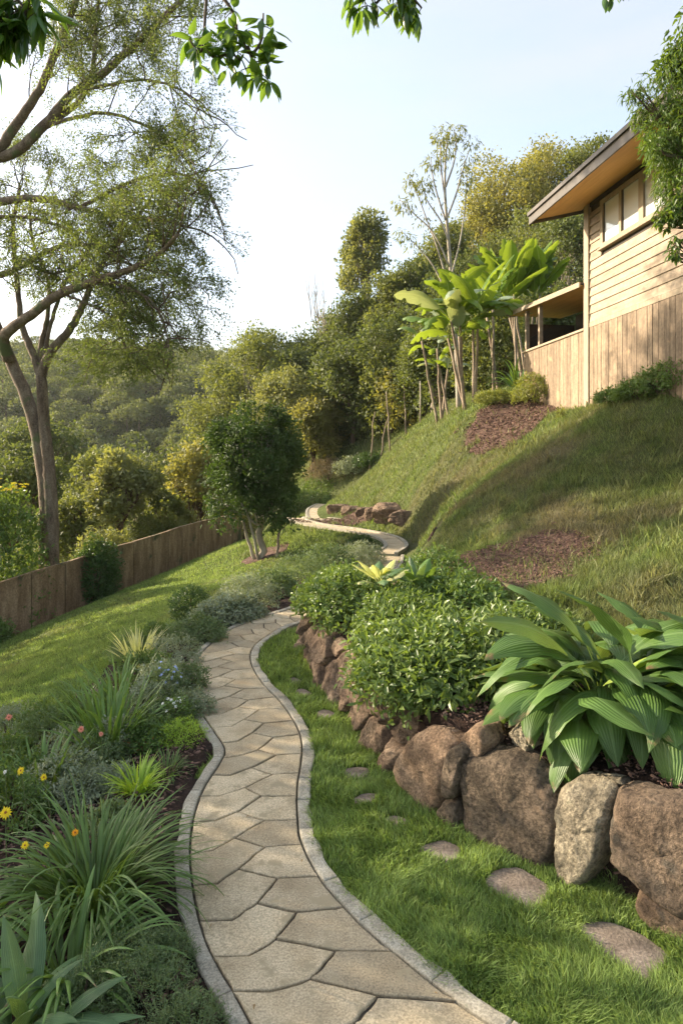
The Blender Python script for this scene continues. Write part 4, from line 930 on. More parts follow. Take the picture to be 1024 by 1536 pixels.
for u, v, rr, lab in [(541, 826, .34, 'dark round shrub at the inside of the far path bend'), (546, 848, .40, 'silvery round shrub in front of the dark one at the far path bend')]:
    shrub('low_shrub', lab, 'shrub', G(u, v), (rr, rr * .8, rr * .8), 2600, .045, [L_deep, L_silver][v > 840], LEAF, u)
g = G(506, 858); g[2] += .1
rosette('white_leaf_plant', 'single pale whitish leaf standing out over the grey shrubs', g, 2, (.42, .5), (.12, .14), [flat_mat('whitish_leaf', (.62, .66, .55))], 51, (40, 60), (10, 50))
# mixed herbs of the border: individually planted clumps
mix = [((262,1000),.30,.2,'silver'),((280,1040),.22,.2,'grey'),((250,1045),.30,.26,'silver'),((228,1075),.26,.24,'silver'),((255,1090),.24,.18,'grey'),((215,1030),.3,.28,'mid'),((200,990),.28,.22,'grey'),((235,975),.3,.24,'mid'),
       ((180,1130),.24,.20,'silver'),((145,1165),.24,.2,'grey'),((110,1150),.28,.24,'silver'),((225,1125),.18,.16,'mid'),((95,1200),.26,.22,'silver'),((60,1130),.3,.26,'grey'),((20,1110),.34,.26,'silver'),
       ((130,1205),.2,.16,'silver'),((40,1200),.26,.24,'mid'),((10,1160),.3,.24,'mid'),((170,1190),.16,.14,'silver'),((170,1250),.16,.1,'grey'),((75,1100),.28,.22,'mid'),((130,1100),.26,.24,'mid'),((285,1075),.18,.16,'silver'),((272,1118),.2,.14,'lime'),
       ((200,1480),.18,.16,'fine'),((150,1505),.18,.15,'fine'),((245,1450),.14,.13,'fine'),((230,1520),.18,.16,'fine'),((180,1440),.14,.14,'fine'),((120,1540),.2,.16,'fine'),((285,1560),.14,.12,'fine'),((10,1250),.3,.3,'mid'),((-30,1210),.4,.3,'mid')]
kinds = {'silver': (L_silver, 'small silvery-leaved groundcover herb in the left border', .026, LEAF), 'grey': (L_silver2, 'small grey-green leafy herb in the left border', .026, LEAF), 'mid': (L_mid, 'small plain green leafy herb in the left border', .034, LEAF),
         'fine': (L_silver2, 'fine blue-green feathery herb near the bottom left of the path', .017, LEAFN), 'lime': (L_lime, 'pale green ferny herb against the kerb where the path pinches', .022, LEAFN)}
for k, ((u, v), rx, rz_, kd) in enumerate(mix):
    mt, lab, sz, tm = kinds[kd]
    shrub('border_herb', lab, 'plant', G(u, v), (rx, rx * .85, rz_), 2600 if kd != 'fine' else 4200, sz, mt, tm, 100 + k, {'silver': 'silvery border herbs', 'grey': 'grey-green border herbs', 'mid': 'plain green border herbs', 'fine': 'feathery border herbs', 'lime': 'ferny herb'}[kd], stems=5, bump_=.5, up=.6)
shrub('blue_flowered_plant', 'plant covered in tiny pale blue flowers in the left border', 'flowering plant', G(248, 1062), (.2, .18, .30), 1500, .028, L_silver2, LEAF, 201, up=.6, extra=ball_flowers(F_bl, 34, .017))
shrub('white_flowered_plant', 'small plant with a cluster of white flowers beside the kerb', 'flowering plant', G(264, 1098), (.12, .12, .22), 700, .028, L_mid, LEAF, 202, up=.6, extra=ball_flowers(F_wh, 14, .017))
tuft('bronze_plant', 'upright bronze red leafy plant in the left border', 'plant', G(222, 1128), 60, (.1, .22), (.02, .035), L_bronze, (50, 88), (10, 60), .05, seed=12, prof='blade')
def flower(u, v, hgt, size, mat, name, label, cat='flower', petals=13, Y=None, group=None):
    r = np.random.default_rng(int(u * 7 + v)); size = size * .8
    if Y is None: Y = 4
    top = wp(u, v, Y); b = np.array([top[0] + r.normal() * .03, top[1] + .05, gz(top[0], top[1])])
    root = empty(name, b, label, cat, group); t = top - b
    sm = MB(); sm.tube([np.array([0, 0, -.02]), t * .5 + [.015, 0, 0], t], [.004, .003, .0025], 5)
    for s_ in (.35, .6): sm.inst(LEAF, t[None] * s_, frames(np.array([[r.normal(), r.normal(), .5]]), np.array([[0, 0, 1.]])), np.array([.07]))
    sm.build('stem', M_stem, root)
    R0 = np.array(Vector((r.normal() * .3, -.75, .6)).to_track_quat('Z', 'Y').to_matrix())
    pt = MB()
    for lay, (kk, ee, sc) in enumerate([(petals, .15, 1), (petals, .5, .75)]):
        a = (np.arange(kk) + .5 * lay) / kk * 2 * PI; D2 = np.stack([np.cos(a), np.sin(a), np.full(kk, ee)], -1); N2 = np.stack([-np.cos(a) * .4, -np.sin(a) * .4, np.ones(kk)], -1)
        pt.inst(LEAFR, np.repeat(t[None], kk, 0), np.einsum('ij,njk->nik', R0, frames(D2, N2)), np.stack([np.full(kk, size * sc * .62), size * sc * r.uniform(.75, 1.1, kk), np.full(kk, size * sc)], -1))
    pt.build('petals', mat, root)
    c = MB(); a = R0[:, 2] * size * .22; c.tube([t, t + a * .6, t + a], [size * .28, size * .22, size * .06], 8); c.build('flower_centre', F_core, root)
    return root
for u, v, Y, s_, mt, lab in [(32,1156,4.2,.036,F_ye,'yellow daisy flower, left one of the pair high in the left border'),(66,1166,4.2,.030,F_ye,'yellow daisy flower, right one of the pair high in the left border'),(9,1219,3.6,.045,F_ye,'yellow and orange open flower at the left edge of the photo'),
      (38,1268,3.4,.028,F_ye,'yellow flower above the fountain leaves, nearer the left edge'),(71,1268,3.4,.022,F_ye,'small yellow bud beside the yellow flower above the fountain leaves'),(113,1249,3.5,.026,F_or,'small orange flower in front of the fountain leaves'),
      (14,1076,5.2,.038,F_pk,'coral pink flower at the left edge beside the lawn'),(122,1094,4.9,.034,F_pk,'coral pink flower beside the sword leaves'),(152,1101,4.9,.026,F_pk,'small coral pink bud right of the larger pink flower'),(8,1158,4.4,.02,F_wh,'tiny white flower at the left edge')]:
    flower(u, v, 0, s_, mt, 'daisy_flower', lab, Y=Y, group=None)
r0 = flower(894, 1466, 0, .016, F_or, 'fallen_flower', 'tiny orange flower in the grass beside the largest stepping stone', Y=3.02)

# ------------------------------------------------------------------ planting by the far path and the house
shrub('dry_shrub', 'brownish dry shrub on the lawn beyond the far path bend', 'shrub', G(493, 722), (1.3, .9, .8), 5000, .11, leafmat('dry_twig_leaf', (.10, .075, .045), (.17, .14, .075), .2, .7), LEAFN, 301)
shrub('silver_shrub', 'pale silver shrub right of the dry brown one on the far lawn', 'shrub', G(530, 712), (1.0, .7, .65), 3500, .10, L_silver, LEAF, 302)
shrub('low_shrub', 'dark low shrub at the right end of the far lawn border', 'shrub', G(553, 700), (.7, .6, .45), 2500, .1, L_deep, LEAF, 303)
shrub('ground_hugging_shrub', 'green low cover left of the far path', 'shrub', G(462, 752), (1.5, 1.6, .35), 4500, .09, L_mid, LEAF, 304)
shrub('porch_shrub', 'rounded yellow green shrub growing against the porch wall', 'shrub', G(806, 606), (.72, .6, .62), 5500, .065, L_yel, LEAF, 305)
shrub('porch_shrub', 'low yellow green shrub left of the rounded one by the porch', 'shrub', G(742, 608), (.62, .5, .32), 3200, .06, L_yel, LEAF, 306)
for k, (u, v) in enumerate([(925, 606), (958, 600), (992, 592), (1030, 585)]):
    shrub('foundation_shrub', ['small green shrub nearest the corner post of the house', 'green shrub against the vertical boards, second from the corner post', 'green shrub against the vertical boards, third from the corner post', 'green shrub by the wall at the right edge of the photo'][k], 'shrub', G(u, v), (.55, .4, .22 + .09 * k), 3200, .055, L_mid, LEAF, 310 + k, 'shrubs along the foot of the house wall')
g = G(842, 627); shrub('seedling', 'tiny pale seedling in the mulch below the porch', 'plant', g, (.12, .1, .2), 120, .06, L_yel, LEAF, 320)
# ------------------------------------------------------------------ trees
B_pale = surfmat('pale_bark', [(.3, (.16, .12, .085)), (.5, (.27, .21, .15)), (.7, (.40, .33, .25))], 4, 7, .85, .7, .015, stretch=(1.5, 1.5, .4), fine=(30, .7), extra=(2.2, (.13, .15, .07), .58))
B_limb = surfmat('mottled_bark', [(.3, (.10, .068, .045)), (.5, (.19, .14, .098)), (.7, (.30, .24, .175))], 4, 7, .88, .9, .02, stretch=(1.5, 1.5, .5), fine=(30, .6), extra=(1.6, (.11, .13, .055), .55))
B_brown = surfmat('brown_bark', [(.3, (.07, .045, .03)), (.5, (.13, .09, .06)), (.7, (.21, .155, .11))], 5, 7, .9, .8, .015, stretch=(1.5, 1.5, .4), fine=(30, .65), extra=(2.5, (.10, .12, .05), .60))
B_grey = surfmat('grey_bark', [(.3, (.20, .17, .13)), (.6, (.36, .32, .25)), (.8, (.48, .44, .36))], 5, 6, .85, .5, .01, stretch=(1.5, 1.5, .4))
T_fine = leafmat('fine_tree_leaf', (.045, .08, .022), (.095, .14, .04), .4, .5, c3=(.15, .18, .05), patch=.9)
T_mag = leafmat('leathery_leaf', (.02, .055, .010), (.05, .115, .02), .35, .3, spec=.6, patch=6, midrib=(.14, .22, .05), tcol=(.3, .48, .04))
T_dark = leafmat('dark_tree_leaf', (.015, .036, .009), (.04, .08, .016), .25, .6, c3=(.085, .14, .03), patch=1.2)
T_far1 = leafmat('olive_tree_leaf', (.055, .085, .025), (.12, .155, .045), .35, .6, c3=(.18, .20, .06), patch=.5)
T_far2 = leafmat('dark_olive_leaf', (.038, .065, .02), (.085, .12, .035), .32, .6, c3=(.13, .155, .05), patch=.5)
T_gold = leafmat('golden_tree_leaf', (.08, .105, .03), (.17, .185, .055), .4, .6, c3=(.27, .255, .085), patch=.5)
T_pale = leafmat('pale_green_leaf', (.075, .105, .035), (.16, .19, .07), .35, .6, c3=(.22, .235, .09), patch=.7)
T_hill = leafmat('hill_leaf', (.035, .062, .02), (.11, .145, .045), .25, .7, c3=(.19, .205, .065), patch=.15)

def lobes(r, c, rad, n, lr=(.34, .5)):
    D = rdir(r, n * 3); D = D[D[:, 2] > -.6][:n]; u = r.uniform(.35, .75, len(D))
    return np.array(c) + D * np.array(rad) * u[:, None], r.uniform(*lr, len(D)) * min(rad[0], rad[2])
def crown_pts(r, C, R, c, n, squash=.75):
    nn = n; n = n // 12; k = r.choice(len(C), n, p=(R ** 2) / (R ** 2).sum()); D = norm(rdir(r, n) + .35 * norm(C[k] - c) + np.array([0, 0, .25]))
    b = 1 + 1.0 * (fbm3(D + k[:, None] * 3.3, 1.8, 3) - .5)
    u = r.uniform(.0, 1, n) ** .35
    P = C[k] + D * (R[k] * b * u)[:, None] * np.array([1, 1, squash]); q = np.repeat(np.arange(n), 12)
    return P[q] + r.normal(size=(len(q), 3)) * (R[k][q] * .17)[:, None], D[q]
def limb(mb, a, b, ra, rb, r, sag=.1, seg=7, k=6, wob=.05):
    a = np.asarray(a, float); b = np.asarray(b, float); t = np.linspace(0, 1, seg)[:, None]; L = np.linalg.norm(b - a)
    P = a + (b - a) * t + np.array([0, 0, 1]) * (np.sin(t * PI) * sag * L) + np.concatenate([np.zeros((1, 3)), r.normal(size=(seg - 2, 3)) * wob * L * .5, np.zeros((1, 3))])
    mb.tube(P, ra + (rb - ra) * t[:, 0], k); return P
def tree(name, label, cat, base, height, crown_c, rad, nl, n, size, mat, bark, tr=.14, seed=0, group=None, tmpl=CARD, lr=(.22, .5), limbs=None, squash=.82, sink=.2):
    """crown_c relative to the base; trunk with limbs reaching every lobe"""
    r = np.random.default_rng(seed); base = np.asarray(base, float); root = empty(name, base, label, cat, group); c = np.array(crown_c, float)
    C, R = lobes(r, c, rad, nl, lr)
    P, D = crown_pts(r, C, R, c, n, squash); mb = MB(); scatter_leaves(mb, r, P, D, size, tmpl, .2, 1.0, .45)
    mb.build('crown', mat, root)
    t = MB(); fork = c * np.array([.55, .55, 0]) + np.array([0, 0, max(.25 * height, c[2] - rad[2] * .75)])
    Pp = limb(t, (0, 0, -sink), fork, tr, tr * .7, r, 0, 7, 9, .04)
    for q in range(len(C)):
        if limbs is None or q < limbs:
            s0 = Pp[-1] if q % 3 else Pp[-2]; limb(t, s0, C[q], tr * .42, tr * .10, r, .06, 7, 6, .07)
            for w_ in range(2):
                e = C[q] + norm(rdir(r, 1)[0] + [0, 0, .4]) * R[q] * .8; limb(t, (s0 + C[q] * 2) / 3, e, tr * .15, tr * .04, r, .05, 5, 5, .08)
    t.build('trunk', bark, root, smooth=True)
    return root

# ---- the big spreading tree on the left, limb by limb
def pl(pts, Y):
    Yv = np.linspace(Y[0], Y[1], len(pts)) if isinstance(Y, tuple) else np.full(len(pts), float(Y))
    return np.array([wp(u, v, y) for (u, v), y in zip(pts, Yv)])
def spl(P, n=24): return smooth_poly(P, n)
r = np.random.default_rng(4)
LIMBS = [([(75,862),(72,800),(70,740),(58,660),(42,600),(18,545),(-12,470),(-32,380),(-40,300),(-30,200),(-20,90)], (17.6, 17.6), .21, .09),
 ([(76,868),(78,790),(73,700),(66,630),(62,560)], (17.5, 17.5), .19, .13),
 ([(62,565),(75,530),(108,490),(128,450),(150,400),(190,350),(225,300)], (17.5, 17), .13, .03),
 ([(62,565),(50,530),(34,490),(27,430),(20,350),(30,280)], (17.5, 18), .11, .04),
 ([(62,560),(62,520),(72,470),(72,420),(50,360),(45,300)], (17.5, 18.5), .08, .03),
 ([(64,560),(68,525),(78,480),(100,420),(128,380),(160,350)], (17.5, 18.5), .07, .03),
 ([(14,540),(6,505),(40,478),(92,440),(150,420),(200,402),(240,380),(268,350)], (17.4, 14.5), .16, .04),
 ([(-30,400),(0,412),(40,395),(90,370),(140,370),(190,395),(240,410)], (17.6, 16), .10, .02),
 ([(-38,300),(0,302),(60,298),(120,312),(180,325),(240,330),(300,345)], (17.6, 15.5), .12, .02),
 ([(-38,330),(10,325),(60,330),(110,350),(150,400),(190,455),(240,500)], (17.6, 16.5), .06, .012),
 ([(-38,270),(0,222),(30,180),(62,130),(90,60),(112,10),(130,-60)], (17.6, 16), .15, .05),
 ([(-32,240),(20,230),(60,195),(110,140),(155,110),(210,60),(272,0),(320,-50)], (17.6, 16), .15, .05),
 ([(110,140),(160,128),(220,120),(280,140),(318,180)], (16.9, 15.5), .05, .012),
 ([(60,195),(120,150),(140,100),(145,40),(150,-30)], (17.2, 17), .09, .03),
 ([(120,312),(180,280),(240,262),(290,268),(325,310),(338,360)], (16.7, 15.5), .05, .012),
 ([(60,195),(100,180),(160,170),(220,190),(270,230),(300,270)], (17.2, 16), .06, .012),
 ([(150,420),(190,430),(230,455),(250,500),(255,540)], (15.7, 15.2), .05, .01),
 ([(92,440),(130,455),(165,475),(190,510)], (16.2, 16), .04, .01),
 ([(40,395),(80,410),(120,400),(170,420)], (17.2, 17), .05, .015),
 ([(-20,90),(10,40),(60,-20),(80,-80)], (17.6, 17), .10, .05),
 ([(-12,470),(-80,420),(-160,400),(-250,380)], (17.6, 16), .12, .03)]
bt_base = np.array([wp(72, 865, 17.6)[0], 17.6, gz(wp(72, 865, 17.6)[0], 17.6)])
bt = empty('spreading_tree', bt_base, 'tall spreading tree with twisting limbs and airy fine foliage filling the left side', 'tree')
tmb = MB(); lmb = MB(); twigs = MB(); tips = []
OB = np.array([(-200,330),(0,330),(60,325),(140,330),(190,325),(230,300),(300,330),(400,345),(470,330),(530,275),(552,200),(585,60),(600,-300)])
def sprout(p, d, L, rad_, lvl):
    u_ = 512 + p[0] / p[1] * F; v_ = V0 - (p[2] - HC) / p[1] * F
    if u_ > np.interp(v_, OB[:, 0], OB[:, 1]) - 12: return
    n = 4; P = [p]; d = norm(d)
    for _ in range(n):
        d = norm(d + r.normal(size=3) * .22 + np.array([0, 0, -.03 if lvl else -.10])); P.append(P[-1] + d * L / n)
    P = np.array(P); twigs.tube(P, np.linspace(rad_, rad_ * .45, n + 1), 4 if lvl < 2 else 5)
    if lvl <= 1:
        for q in P[1:]: tips.append((q, d))
    if lvl > 0:
        for s_ in range(3):
            i = [2, 3, 4][s_]; dd = norm(d + rdir(r, 1)[0] * .85 + np.array([0, 0, .05])); sprout(P[i], dd, L * r.uniform(.6, .8), rad_ * .5, lvl - 1)
for k, (pts, Y, ra, rb) in enumerate(LIMBS):
    P = pl(pts, Y); 
    if k < 2: P[0, 2] = min(P[0, 2], bt_base[2] - .2)
    Q = spl(P, 40); Q[1:-1] += r.normal(size=(38, 3)) * .008
    tmb.tube(Q, np.linspace(ra, rb, 40) * (1 + (.35 * np.exp(-np.arange(40) / 3.) if k < 2 else 0)), 10)
    if k in (0, 1): continue
    T_ = norm(np.gradient(Q, axis=0))
    for i in range(16 if k not in (3, 4, 5) else 20, 40, 3):
        nb = 2 if i > 22 else 1
        for _ in range(nb):
            dd = norm(T_[i] * .7 + rdir(r, 1)[0] * .9 + np.array([.0, 0, .12])); sprout(Q[i], dd, r.uniform(.9, 1.5), .02, 2)
    sprout(Q[-1], T_[-1], 1.4, .022, 2)
for k in range(2): pass
tp = np.array([t[0] for t in tips]); td = np.array([t[1] for t in tips])
# thin out by a broad noise so that sky shows through in patches
keep = (fbm3(tp, .55, 3) + .12 * r.normal(size=len(tp))) > .42
tp = tp[keep]; td = td[keep]
NL = 24; P = np.repeat(tp, NL, 0) + r.normal(size=(len(tp) * NL, 3)) * .08; D = np.repeat(td, NL, 0)
scatter_leaves(lmb, r, P - bt_base, D, .066, CARDN2, 0, .7, .4, .2)
tmb.V = [v - bt_base for v in tmb.V]; twigs.V = [v - bt_base for v in twigs.V]
tmb.build('trunk', B_limb, bt, smooth=True); twigs.build('twigs', B_brown, bt, smooth=True); lmb.build('crown', T_fine, bt)
print('big tree leaves', len(P))

# ---- lawn tree
g = G(393, 838)
lt = tree('lawn_tree', 'dense dark green tree with pale bare trunks standing alone on the lawn', 'tree', g, 4.6, (-.1, 0, 2.45), (1.5, 1.45, 2.55), 46, 34000, .11, T_dark, B_grey, .12, 31, tmpl=LEAF, lr=(.22, .42), squash=.95)
tm = MB(); limb(tm, (-.18, .1, -.1), (-.65, .1, 1.2), .06, .03, r, 0, 7, 7, .05); limb(tm, (-.06, -.15, -.1), (-.5, -.6, 1.6), .05, .025, r, 0.05, 7, 7, .05); limb(tm, (0, -.1, .9), (-.35, -.9, 2.1), .05, .02, r, 0, 7, 7, .06); tm.build('side_trunk', B_grey, lt, smooth=True)
g2 = G(416, 836); sp_ = empty('bare_sapling', g2, 'small bare pinkish sapling beside the lawn tree', 'sapling'); tm = MB()
Pq = limb(tm, (0, 0, -.1), (.05, 0, .7), .05, .035, r, 0, 5, 7, .05)
for dx, dz in [(.3, 1.25), (-.15, 1.3), (.15, 1.45), (.42, 1.0)]: limb(tm, Pq[-1], (dx, r.normal() * .1, dz), .022, .006, r, .05, 6, 5, .06)
tm.build('trunk', B_pale, sp_, smooth=True)
# ---- behind the fence
BF = [((180, 25), 700, 672, 60, 'rounded pale green tree behind the middle of the fence', T_pale, 12000, .13),
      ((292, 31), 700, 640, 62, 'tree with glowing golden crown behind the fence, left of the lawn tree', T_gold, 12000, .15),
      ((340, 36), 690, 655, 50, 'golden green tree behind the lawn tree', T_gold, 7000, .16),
      ((250, 27), 760, 715, 45, 'smaller green tree between the pale tree and the golden tree', T_far1, 8000, .13),
      ((112, 30), 760, 730, 60, 'green tree low behind the fence, right of the spreading tree', T_far1, 9000, .14),
      ((20, 27), 700, 650, 80, 'dark green tree low behind the spreading tree trunk', T_far2, 9000, .15),
      ((150, 36), 700, 660, 50, 'green tree with a feathery top behind the pale rounded tree', T_far1, 7000, .17),
      ((60, 45), 660, 600, 70, 'tall dark tree standing in the valley left of centre', T_far2, 8000, .2),
      ((210, 50), 690, 640, 80, 'dark tree deeper in the valley behind the pale tree', T_far2, 8000, .22)]
for k, ((u, Y), vc, vt, hw, lab, mt, n, sz) in enumerate(BF):
    x = (u - 512) / F * Y; zb_ = gz(x, Y); zt = HC - (vt - V0) / F * Y; rx = hw / F * Y; cz_ = max(HC - (vc + 40 - V0) / F * Y, zb_ + 1.2); rz_ = max(zt - cz_, 1.2)
    tree('garden_tree', lab, 'tree', (x, Y, zb_), zt - zb_, (0, 0, cz_ - zb_), (rx, rx * .9, rz_), 24, int(n * .85), sz * 1.2, mt, B_brown, .13, 200 + k, 'trees beyond the fence')
shrub('fence_creeper', 'dense dark creeper shrub hugging the fence near its left end', 'shrub', at(-6.75, 18.4), (.62, .4, .95), 6000, .09, L_deep, LEAF, 401, cz=.9, low=-.95)
shrub('fence_shrub', 'low green shrub in front of the fence at the left edge', 'shrub', at(-7.95, 14.9), (.55, .5, .5), 3500, .075, L_mid, LEAF, 402)
fb = at(-8.6, 16.9)
fb2 = shrub('flowering_bush', 'tall green bush with yellow and orange flowers at the left edge behind the fence', 'bush', fb, (1.1, 1.0, 2.7), 11000, .12, L_mid, LEAF, 403, cz=.62, low=-.9, extra=ball_flowers(F_ye, 26, .085))
for k, (x, y, h_, rx, mt, lab) in enumerate([(-10.2, 22, 3.0, 1.4, T_far1, 'bushy green thicket below the spreading tree'), (-7.9, 22.5, 2.6, 1.2, T_pale, 'pale green bush just behind the fence creeper'), (-6.9, 26, 2.6, 1.3, T_far1, 'green bush behind the fence under the pale rounded tree'), (-11.5, 18.5, 3.2, 1.3, T_far2, 'dark bush behind the yellow flowering bush'), (-9.4, 27, 3.0, 1.6, T_far1, 'mid green bush in the gully behind the spreading tree')]):
    shrub('gully_bush', lab, 'bush', at(x, y), (rx, rx, h_ * .62), 6000, .14, mt, LEAF, 410 + k, 'bushes in the gully behind the fence', cz=.7, low=-.8)

# ---- trees of the slope behind, right half: (u, top v, Y, half width px, material, tall?)
SL = [(335,520,50,52,T_far1,'olive tree at the left end of the wood on the slope, above the golden tree'),(392,498,47,52,T_far1,'spreading olive tree, second from the left end of the wood'),(448,520,45,48,T_far2,'dark tree in the wood above the lawn tree'),
 (430,560,40,45,T_pale,'pale tree low at the front of the wood above the lawn tree'),(500,470,47,48,T_far2,'dark green tree below the bare twiggy one'),(552,440,44,45,T_far2,'dark green tree under the tall slender gum tree'),(590,400,42,40,T_far1,'olive tree right of the tall slender gum tree'),
 (630,395,42,42,T_far2,'dark green tree left of the thin bare-limbed tree'),(600,480,36,48,T_far2,'dark tree low at the front of the wood behind the leaning stake'),(530,520,38,50,T_far2,'dense dark tree at the middle front of the wood'),(668,345,48,45,T_far1,'olive tree behind the thin bare-limbed tree'),
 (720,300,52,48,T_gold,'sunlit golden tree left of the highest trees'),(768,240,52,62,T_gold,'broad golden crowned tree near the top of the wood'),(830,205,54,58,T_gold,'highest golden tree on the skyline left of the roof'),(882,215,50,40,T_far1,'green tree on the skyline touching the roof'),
 (700,400,38,45,T_far2,'dark tree behind the paddle-leaved plants'),(790,330,44,58,T_far1,'olive tree below the golden trees'),(850,330,40,50,T_far2,'dark green tree close behind the roof corner'),(760,410,34,45,T_far2,'dark tree behind the upper paddle-leaved plant'),(650,490,32,38,T_far2,'dark tree left of the paddle-leaved stems'),
 (820,430,30,40,T_far2,'dark tree behind the porch roof'),(470,600,38,38,T_gold,'yellowish bush-like tree at the foot of the wood'),(920,260,44,60,T_far1,'green tree behind the main roof')]
for k, (u, vt, Y, hw, mt, lab) in enumerate(SL):
    x = (u - 512) / F * Y; zb_ = gz(x, Y); zt = HC - (vt - V0) / F * Y; H = max(zt - zb_, 2.5); rx = hw / F * Y * 1.3; rz_ = min(H * .56, max(rx * 1.2, H * .45)); cz_ = H - rz_ * .80
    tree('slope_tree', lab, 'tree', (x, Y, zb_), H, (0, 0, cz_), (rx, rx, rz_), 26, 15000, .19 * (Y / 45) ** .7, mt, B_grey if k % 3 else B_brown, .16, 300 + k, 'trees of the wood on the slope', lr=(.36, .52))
# understorey filling the foot of the wood
US = [(445,700,42),(475,690,41),(505,683,39),(535,670,38),(562,655,36),(590,645,34),(615,632,33),(640,620,32),(665,606,30),(420,690,46),(395,680,44),(360,690,42),(730,600,28),(765,600,27)]
for k, (u, v, Y) in enumerate(US):
    x = (u - 512) / F * Y; y = Y + 1.5; mt = [T_far2, T_far1, T_gold, T_far2][k % 4] if k < 9 else T_far1
    shrub('understorey_bush', 'scrubby bush in the shade at the foot of the wood on the slope', 'bush', at(x, y), (1.5, 1.2, 2.0 + .5 * (k % 3)), 3800, .17, mt, CARD, 430 + k, 'understorey bushes at the foot of the wood', cz=.75, low=-.85, bump_=.45, stems=10)
pol = [(553, 640, 655, 34), (568, 610, 650, 34), (585, 600, 640, 33), (610, 590, 632, 33)]
for k, (u, v0_, v1_, Y) in enumerate(pol):
    p0 = at((u - 512) / F * Y, Y); m = MB(); limb(m, (0, 0, -.2), (r.normal() * .3, .3, 3.0), .05, .03, r, 0, 6, 6, .03); o = m.build('slim_tree', B_pale, smooth=True); o.location = p0
    tag(o, ['slim pale trunk at the wood edge, leftmost of the four bare ones', 'slim pale trunk at the wood edge, second of the four bare ones', 'slim pale trunk at the wood edge, third of the four bare ones', 'slim pale trunk at the wood edge, rightmost of the four bare ones'][k], 'tree trunk', 'slim trunks at the wood edge')

# ---- tall slender gum with narrow crown
def at_uY(u, Y): x = (u - 512) / F * Y; return np.array([x, Y, gz(x, Y)])
b = at_uY(550, 46); zt = HC + (676 - 295) / F * 46; H = zt - b[2]
tree('gum_tree', 'tall slender gum tree with a narrow airy crown on the skyline left of centre', 'tree', b, H, (0, 0, H - 4.2), (2.0, 1.9, 4.6), 30, 9500, .22, T_pale, B_grey, .16, 351, tmpl=CARD, lr=(.25, .48), squash=1.1)
# ---- bare twiggy tree
b = at_uY(492, 46); root = empty('bare_tree', b, 'leafless twiggy grey tree on the skyline', 'tree'); tm = MB(); rr = np.random.default_rng(9)
Ht = HC + (676 - 415) / F * 46 - b[2]; Pq = limb(tm, (0, 0, -.2), (0, 0, Ht * .6), .12, .07, rr, 0, 6, 6, .03)
for q in range(16):
    e = np.array([rr.uniform(-1.6, 1.3), rr.uniform(-1, 1), Ht * rr.uniform(.75, 1.0)]); PP = limb(tm, Pq[rr.integers(3, 6)], e, .05, .012, rr, -.05, 6, 4, .04)
    for w_ in range(3): limb(tm, PP[rr.integers(2, 5)], PP[-1] + rr.normal(size=3) * .5 + [0, 0, .2], .02, .008, rr, 0, 4, 4, .05)
tm.build('trunk', B_grey, root, smooth=True)
# ---- thin tall tree with bare limbs and drooping tufts
Yt = 27; b = at_uY(688, Yt); root = empty('thin_tree', b, 'tall thin tree with bare fanned limbs tipped by drooping tufts', 'tree'); rr = np.random.default_rng(10)
tm = MB(); lf = MB(); PT = lambda pts: np.array([wp(u, v, Yt + (q * .15)) for q, (u, v) in enumerate(pts)]) - b
main = [PT([(690,600),(684,520),(678,440),(672,360),(667,290),(668,235),(672,200)])]; main[0][0] = (0, 0, -.3)
tm.tube(spl(main[0], 30), np.linspace(.12, .02, 30), 7)
LT = [[(676,440),(655,370),(640,330),(625,290),(612,268)], [(674,400),(650,350),(620,320),(600,300)], [(668,330),(655,290),(648,260),(646,235)], [(668,300),(662,260),(660,225),(663,208)], [(669,330),(684,290),(695,250),(706,218)], [(668,280),(680,245),(684,215),(682,198)], [(675,420),(690,360),(698,300),(700,262)], [(680,460),(650,400),(628,372),(600,345)], [(672,360),(660,330),(640,300),(632,272)]]
for q, pts in enumerate(LT):
    Q = spl(PT(pts), 16); tm.tube(Q, np.linspace(.045, .012, 16), 5)
    for i in (8, 11, 13, 15):
        c_ = Q[i] + rr.normal(size=3) * .1; n = 60 if i > 11 else 18
        D = rdir(rr, n); P = c_ + D * np.array([.32, .3, .24]); scatter_leaves(lf, rr, P, D, .20, CARDN, 0, .5, .4, .9)
for c_ in [spl(main[0], 30)[-1], spl(main[0], 30)[-4]]:
    D = rdir(rr, 70); scatter_leaves(lf, rr, c_ + D * .35, D, .22, CARDN, 0, .5, .4, .8)
tm.build('trunk', B_grey, root, smooth=True); lf.build('crown', T_pale, root)

# ---- paddle-leaved (banana like) plants
def paddle(name, label, base, stems, seed, nleaf=6, L=(1.3, 1.9), W=(.42, .6), mats=(L_banana,), lean=.25, hgt=(2, 3), el=(35, 88), bend=(30, 100)):
    r = np.random.default_rng(seed); root = empty(name, base, label, 'plant', 'paddle-leaved plants above the lawn')
    for q in range(stems):
        st = MB(); a = r.uniform(0, 2 * PI); h_ = r.uniform(*hgt); b0 = np.array([math.cos(a) * .25, math.sin(a) * .25, -.2]); top = np.array([b0[0] + r.normal() * lean, b0[1] + r.normal() * lean, h_])
        limb(st, b0, top, .055, .04, r, 0, 8, 8, .008); st.build('stem', B_pale, root, smooth=True)
        for w_ in range(nleaf):
            mb = MB(); arch(mb, r, 1, top - np.array([0, 0, .15 * r.uniform()]), 0, L, W, el, bend, az=(w_ * 137.5 + q * 50,) * 2, segs=28, cross=5, pet=.22, fold=.4, prof='paddle', twist=.4, rip=.05, power=1.6)
            mb.build('leaf', mats[(q * nleaf + w_) % len(mats)], root, smooth=True)
    return root
